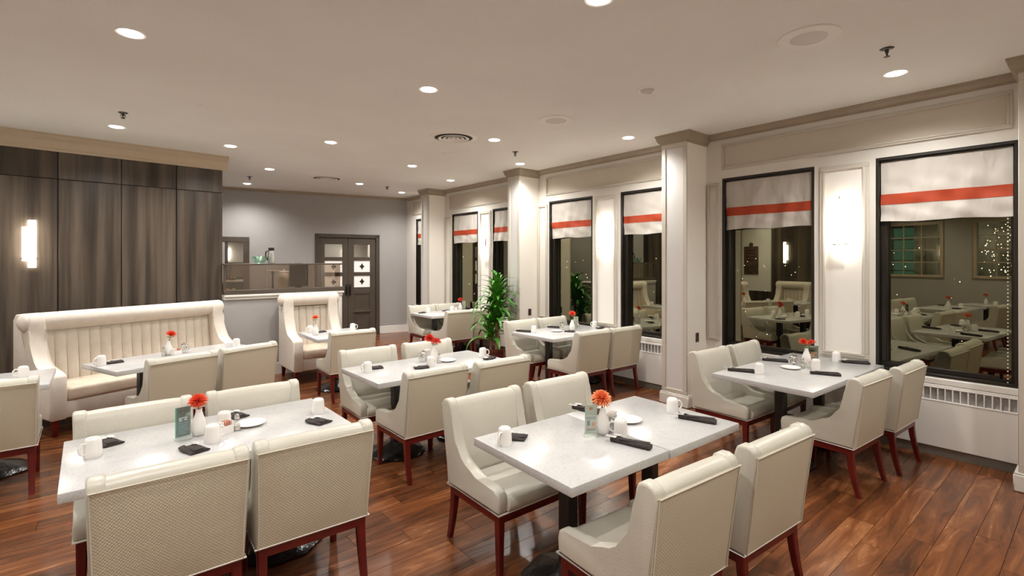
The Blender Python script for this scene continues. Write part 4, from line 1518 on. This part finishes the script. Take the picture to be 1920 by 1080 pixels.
def make_caddy():
    t = thing('sugar_caddy', 'x', 'caddy')
    o = MB()
    o.add(box(-.042, .042, -.030, .030, 0, .004)).add(box(-.042, .042, -.030, -.027, .004, .046)).add(box(-.042, .042, .027, .030, .004, .046))
    o.add(box(-.042, -.039, -.027, .027, .004, .046)).add(box(.039, .042, -.027, .027, .004, .046))
    ob('holder', o, M['ceramic'], t)
    for k in range(7):
        x = -.032 + k * .0105
        p = ob('sugar_packet', box(-.0022, .0022, -.023, .023, 0, .062, .001), M['pack_pink'] if k in (3, 4, 5) else M['pack_white'], t, (x, 0, .006))
        p.rotation_euler = (0, R(-8 + 3 * k), R(4 - k))
    return t
CAD = Proto(make_caddy, 'white sugar packet holders')

def make_creamer(knob):
    def mk():
        t = thing('steel_pitcher', 'x', 'pitcher')
        ob('body', lathe([(.030, 0), (.033, .003), (.035, .03), (.032, .065), (.030, .082), (.032, .088), (.029, .087), (.027, .08), (.0, .07)], 24, False), M['chrome'], t)
        ob('handle', tube([(.030, 0, .078), (.052, 0, .080), (.060, 0, .055), (.050, 0, .03), (.033, 0, .022)], .004, 6), M['chrome'], t)
        if knob:
            ob('lid', MB().add(lathe([(.032, .087), (.028, .094), (.012, .100), (.005, .102), (.005, .108), (.008, .113), (.006, .119), (.0, .120)], 20, False)), M['chrome'], t)
        else:
            for k in range(5):
                p = ob('sugar_packet', box(-.002, .002, -.020, .020, 0, .066, .001), M['pack_white'], t, (-.016 + k * .008, 0, .045))
                p.rotation_euler = (R(-6 + 3 * k), R(-14 + 7 * k), 0)
        return t
    return mk
CRM = Proto(make_creamer(True), 'steel pitchers')
CRP = Proto(make_creamer(False), 'steel pitchers')

T = TZ
# --- front left table
MUG.put((-.035, 3.322, T), R(215), 'white mug at the left end of the front left table')
NAPS.put((.030, 3.500, T), R(-72), 'dark napkin behind the mug at left end of front left table')
menu((.352, 3.315, T), R(10), 'dark teal table card beside the orange flower at front left', 'teal_card', 'teal')
vase((.430, 3.345, T), 'white bud vase on the front left table', 'orange red flower on the front left table', 'bloom_coral', [(-.004, .004, .196, .35, -.2)], .049)
MUG.put((.470, 3.165, T), R(15), 'front mug in the middle group on the front left table')
MUG.put((.565, 3.395, T), R(60), 'rear mug in the middle group on the front left table')
CAD.put((.545, 3.285, T), R(20), 'sugar holder with pink packets on the front left table')
SHK.put((.615, 3.290, T), 0, 'tapered salt shaker on the front left table')
NAPS.put((.668, 3.585, T), R(-74), 'dark napkin on far edge of front left table near its shaker')
PLT.put((.700, 3.345, T), 0, 'white side plate on the front left table')
NAPS.put((1.035, 3.130, T), R(-70), 'dark napkin with cutlery at right end of front left table')
MUG.put((1.095, 3.320, T), R(100), 'white mug at the right end of the front left table')
NAPS.put((.375, 3.085, T), R(-73), 'dark napkin with cutlery in front of the teal table card')
# --- centre tables
MUG.put((1.690, 2.105, T), R(200), 'white mug at the left corner of the near centre tables')
NAPS.put((1.795, 2.150, T), R(-55), 'dark napkin behind the left corner mug on near centre tables')
NAPL.put((2.49, 2.215, T - .002), R(-72), 'dark napkin at the far edge of the near centre tables')
menu((2.150, 1.893, T), R(-30), 'pale clear table card beside the orange flower near centre', 'pale_card', 'pale')
vase((2.235, 1.878, T), 'white bud vase on the near centre tables', 'large orange flower on the near centre tables', 'bloom_orange', [(-.008, .004, .205, .35, -.25)], .058)
CRP.put((2.318, 1.880, T), R(30), 'steel pitcher full of sugar packets on the near centre tables')
MUG.put((2.285, 1.790, T), R(120), 'middle mug beside the steel pitcher on the near centre tables')
NAPL.put((2.215, 1.665, T), R(-71), 'dark napkin roll across the seam of the near centre tables')
PLT.put((2.535, 1.925, T - .002), 0, 'white side plate on the near centre tables')
MUG.put((2.905, 1.850, T - .002), R(-28), 'white mug at the right end of the near centre tables')
NAPL.put((2.875, 1.655, T - .002), R(-68), 'dark napkin roll at right end of the near centre tables')
# --- right window table
NAPL.put((4.445, 2.130, T), R(-62), 'dark napkin at the left corner of the right window table')
MUG.put((4.480, 1.985, T), R(30), 'leftmost mug on the right window table')
NAPL.put((5.16, 2.135, T), R(-62), 'dark napkin at the far edge of the right window table')
CRM.put((5.09, 1.930, T), R(150), 'lidded steel pitcher on the right window table')
SHK.put((5.03, 1.835, T), 0, 'salt shaker on the right window table')
PLT.put((4.925, 1.900, T), 0, 'white side plate on the right window table')
vase((5.275, 1.890, T), 'white bud vase on the right window table', 'two red flowers on the right window table', 'bloom_coral', [(-.02, .02, .215, .2, -.3), (.035, -.03, .205, -.2, .5)], .040)
CAD.put((5.125, 1.800, T), R(30), 'sugar holder with packets on the right window table')
menu((5.445, 1.905, T), R(-62), 'dark photo table card behind the vase on the right window table', 'dark_card', 'dark', 1.65)
MUG.put((5.065, 1.735, T), R(100), 'middle mug beside the sugar holder on the right window table')
NAPL.put((4.885, 1.600, T), R(-62), 'dark napkin at the near edge of the right window table')
MUG.put((5.625, 1.745, T), R(45), 'rightmost mug on the right window table, before the pier')
NAPL.put((5.655, 1.590, T), R(-60), 'dark napkin at the right end of the right window table')
# --- middle table
MUG.put((1.835, 4.250, T), R(190), 'left end mug on the middle table')
NAPS.put((1.955, 4.360, T), R(-10), 'dark napkin behind the left end mug on the middle table')
CRM.put((2.47, 4.375, T), R(160), 'lidded steel pitcher on the middle table')
MUG.put((2.565, 4.450, T), R(80), 'rear mug in the middle group on the middle table')
MUG.put((2.40, 4.110, T), R(10), 'front mug in the middle group on the middle table')
NAPS.put((2.295, 4.100, T), R(-20), 'dark napkin beside the front mug on the middle table')
vase((2.565, 4.330, T), 'white bud vase on the middle table', 'two bright red flowers on the middle table', 'bloom_red', [(-.035, .03, .225, .3, -.3), (.015, -.02, .19, -.1, .4)], .050)
SHK.put((2.545, 4.200, T), 0, 'salt shaker on the middle table')
PLT.put((2.655, 4.220, T), 0, 'white side plate on the middle table')
MUG.put((3.050, 4.165, T), R(-30), 'right end mug on the middle table')
NAPS.put((3.045, 4.050, T), R(20), 'dark napkin at the right end of the middle table')
# --- middle window table
NAPL.put((4.575, 5.270, T), R(-62), 'dark napkin at the left corner of the middle window table')
MUG.put((4.64, 5.135, T), R(20), 'left end mug on the middle window table')
NAPL.put((5.20, 5.285, T), R(-62), 'dark napkin at the far edge of the middle window table')
CRM.put((5.17, 5.110, T), R(190), 'lidded steel pitcher on the middle window table')
PLT.put((4.955, 5.000, T), 0, 'white side plate on the middle window table')
NAPS.put((5.075, 4.860, T), R(-62), 'dark napkin at the near edge of the middle window table')
vase((5.235, 4.965, T), 'white bud vase on the middle window table', 'single red flower on the middle window table', 'bloom_coral', [(.0, .0, .235, .5, -.4)], .048, True)
SHK.put((5.290, 4.895, T), 0, 'salt shaker on the middle window table')
menu((5.37, 5.02, T), R(-55), 'pale table card beside the vase on the middle window table', 'pale_card', 'pale')
MUG.put((5.70, 4.950, T), R(100), 'right end mug on the middle window table')
NAPS.put((5.69, 4.835, T), R(15), 'dark napkin at right end of the middle window table')
# --- farthest table
MUG.put((4.86, 8.420, T), R(200), 'left end mug on the farthest table')
NAPS.put((4.72, 8.415, T), R(10), 'dark napkin at the left end of the farthest table')
NAPS.put((5.28, 8.475, T), R(15), 'dark napkin at the far edge of the farthest table')
MUG.put((5.39, 8.395, T), R(60), 'right hand mug on the farthest table')
CAD.put((5.51, 8.405, T), R(20), 'sugar holder on the farthest table')
vase((5.61, 8.425, T), 'white bud vase on the farthest table', 'red flower on the farthest table', 'bloom_red', [(0, 0, .215, .3, -.3)], .048)
menu((5.70, 8.44, T), R(-30), 'pale table card on the farthest table', 'pale_card', 'pale')
# --- bench table
MUG.put((-.005, 6.150, T), R(210), 'left end mug on the long bench table')
NAPS.put((.095, 6.230, T), R(10), 'dark napkin behind the left end mug on the bench table')
vase((.545, 6.385, T), 'white bud vase on the long bench table', 'red flower leaning over the long bench table', 'bloom_coral', [(.025, .02, .215, .4, .2)], .048, True)
SHK.put((.500, 6.350, T), 0, 'salt shaker on the long bench table')
CAD.put((.610, 6.345, T), R(30), 'sugar holder on the long bench table')
CRM.put((.690, 6.440, T), R(20), 'lidded steel pitcher on the long bench table')
MUG.put((1.205, 6.480, T), R(60), 'right end mug peeking over a chair at the bench table')
# --- wing armchair table
MUG.put((2.240, 7.130, T), R(200), 'left mug on the small wing armchair table')
vase((2.215, 6.830, T), 'white bud vase on the small wing armchair table', 'pale orange flower on the small wing armchair table', 'bloom_orange', [(.0, .005, .232, .2, -.2)], .048, True)
NAPS.put((2.36, 7.06, T), R(10), 'dark napkin on the small wing armchair table')
PLT.put((2.47, 6.86, T), 0, 'white side plate on the small wing armchair table')
MUG.put((2.79, 6.980, T), R(-20), 'right mug on the small wing armchair table')
# --- table cut by the left edge
MUG.put((-.52, 5.955, T), R(200), 'white mug on the table cut by the left edge of view')
PLT.put((-.66, 5.80, T), 0, 'white side plate on the table cut by left edge of view')
# --- tables out of view, mirrored in the window
vase((-1.90, 3.42, T), 'white bud vase on a table left of the view', 'red flower on a table left of the view', 'bloom_red', [(.01, 0, .215, .3, -.3)], .048)
MUG.put((-1.50, 3.30, T), R(30), 'mug at the right end of a table left of the view')
MUG.put((-2.05, 3.25, T), R(80), 'mug at the middle of a table left of the view')
NAPL.put((-1.60, 3.15, T), R(-70), 'dark napkin on a table left of the view')
NAPL.put((-2.30, 3.62, T), R(-70), 'dark napkin at the far edge of a table left of the view')
vase((-3.50, 3.25, T), 'white bud vase on the small side wall table', 'red flower on the small side wall table', 'bloom_coral', [(.0, .01, .22, .2, -.3)], .048)
MUG.put((-3.35, 3.05, T), R(50), 'mug on the small side wall table')
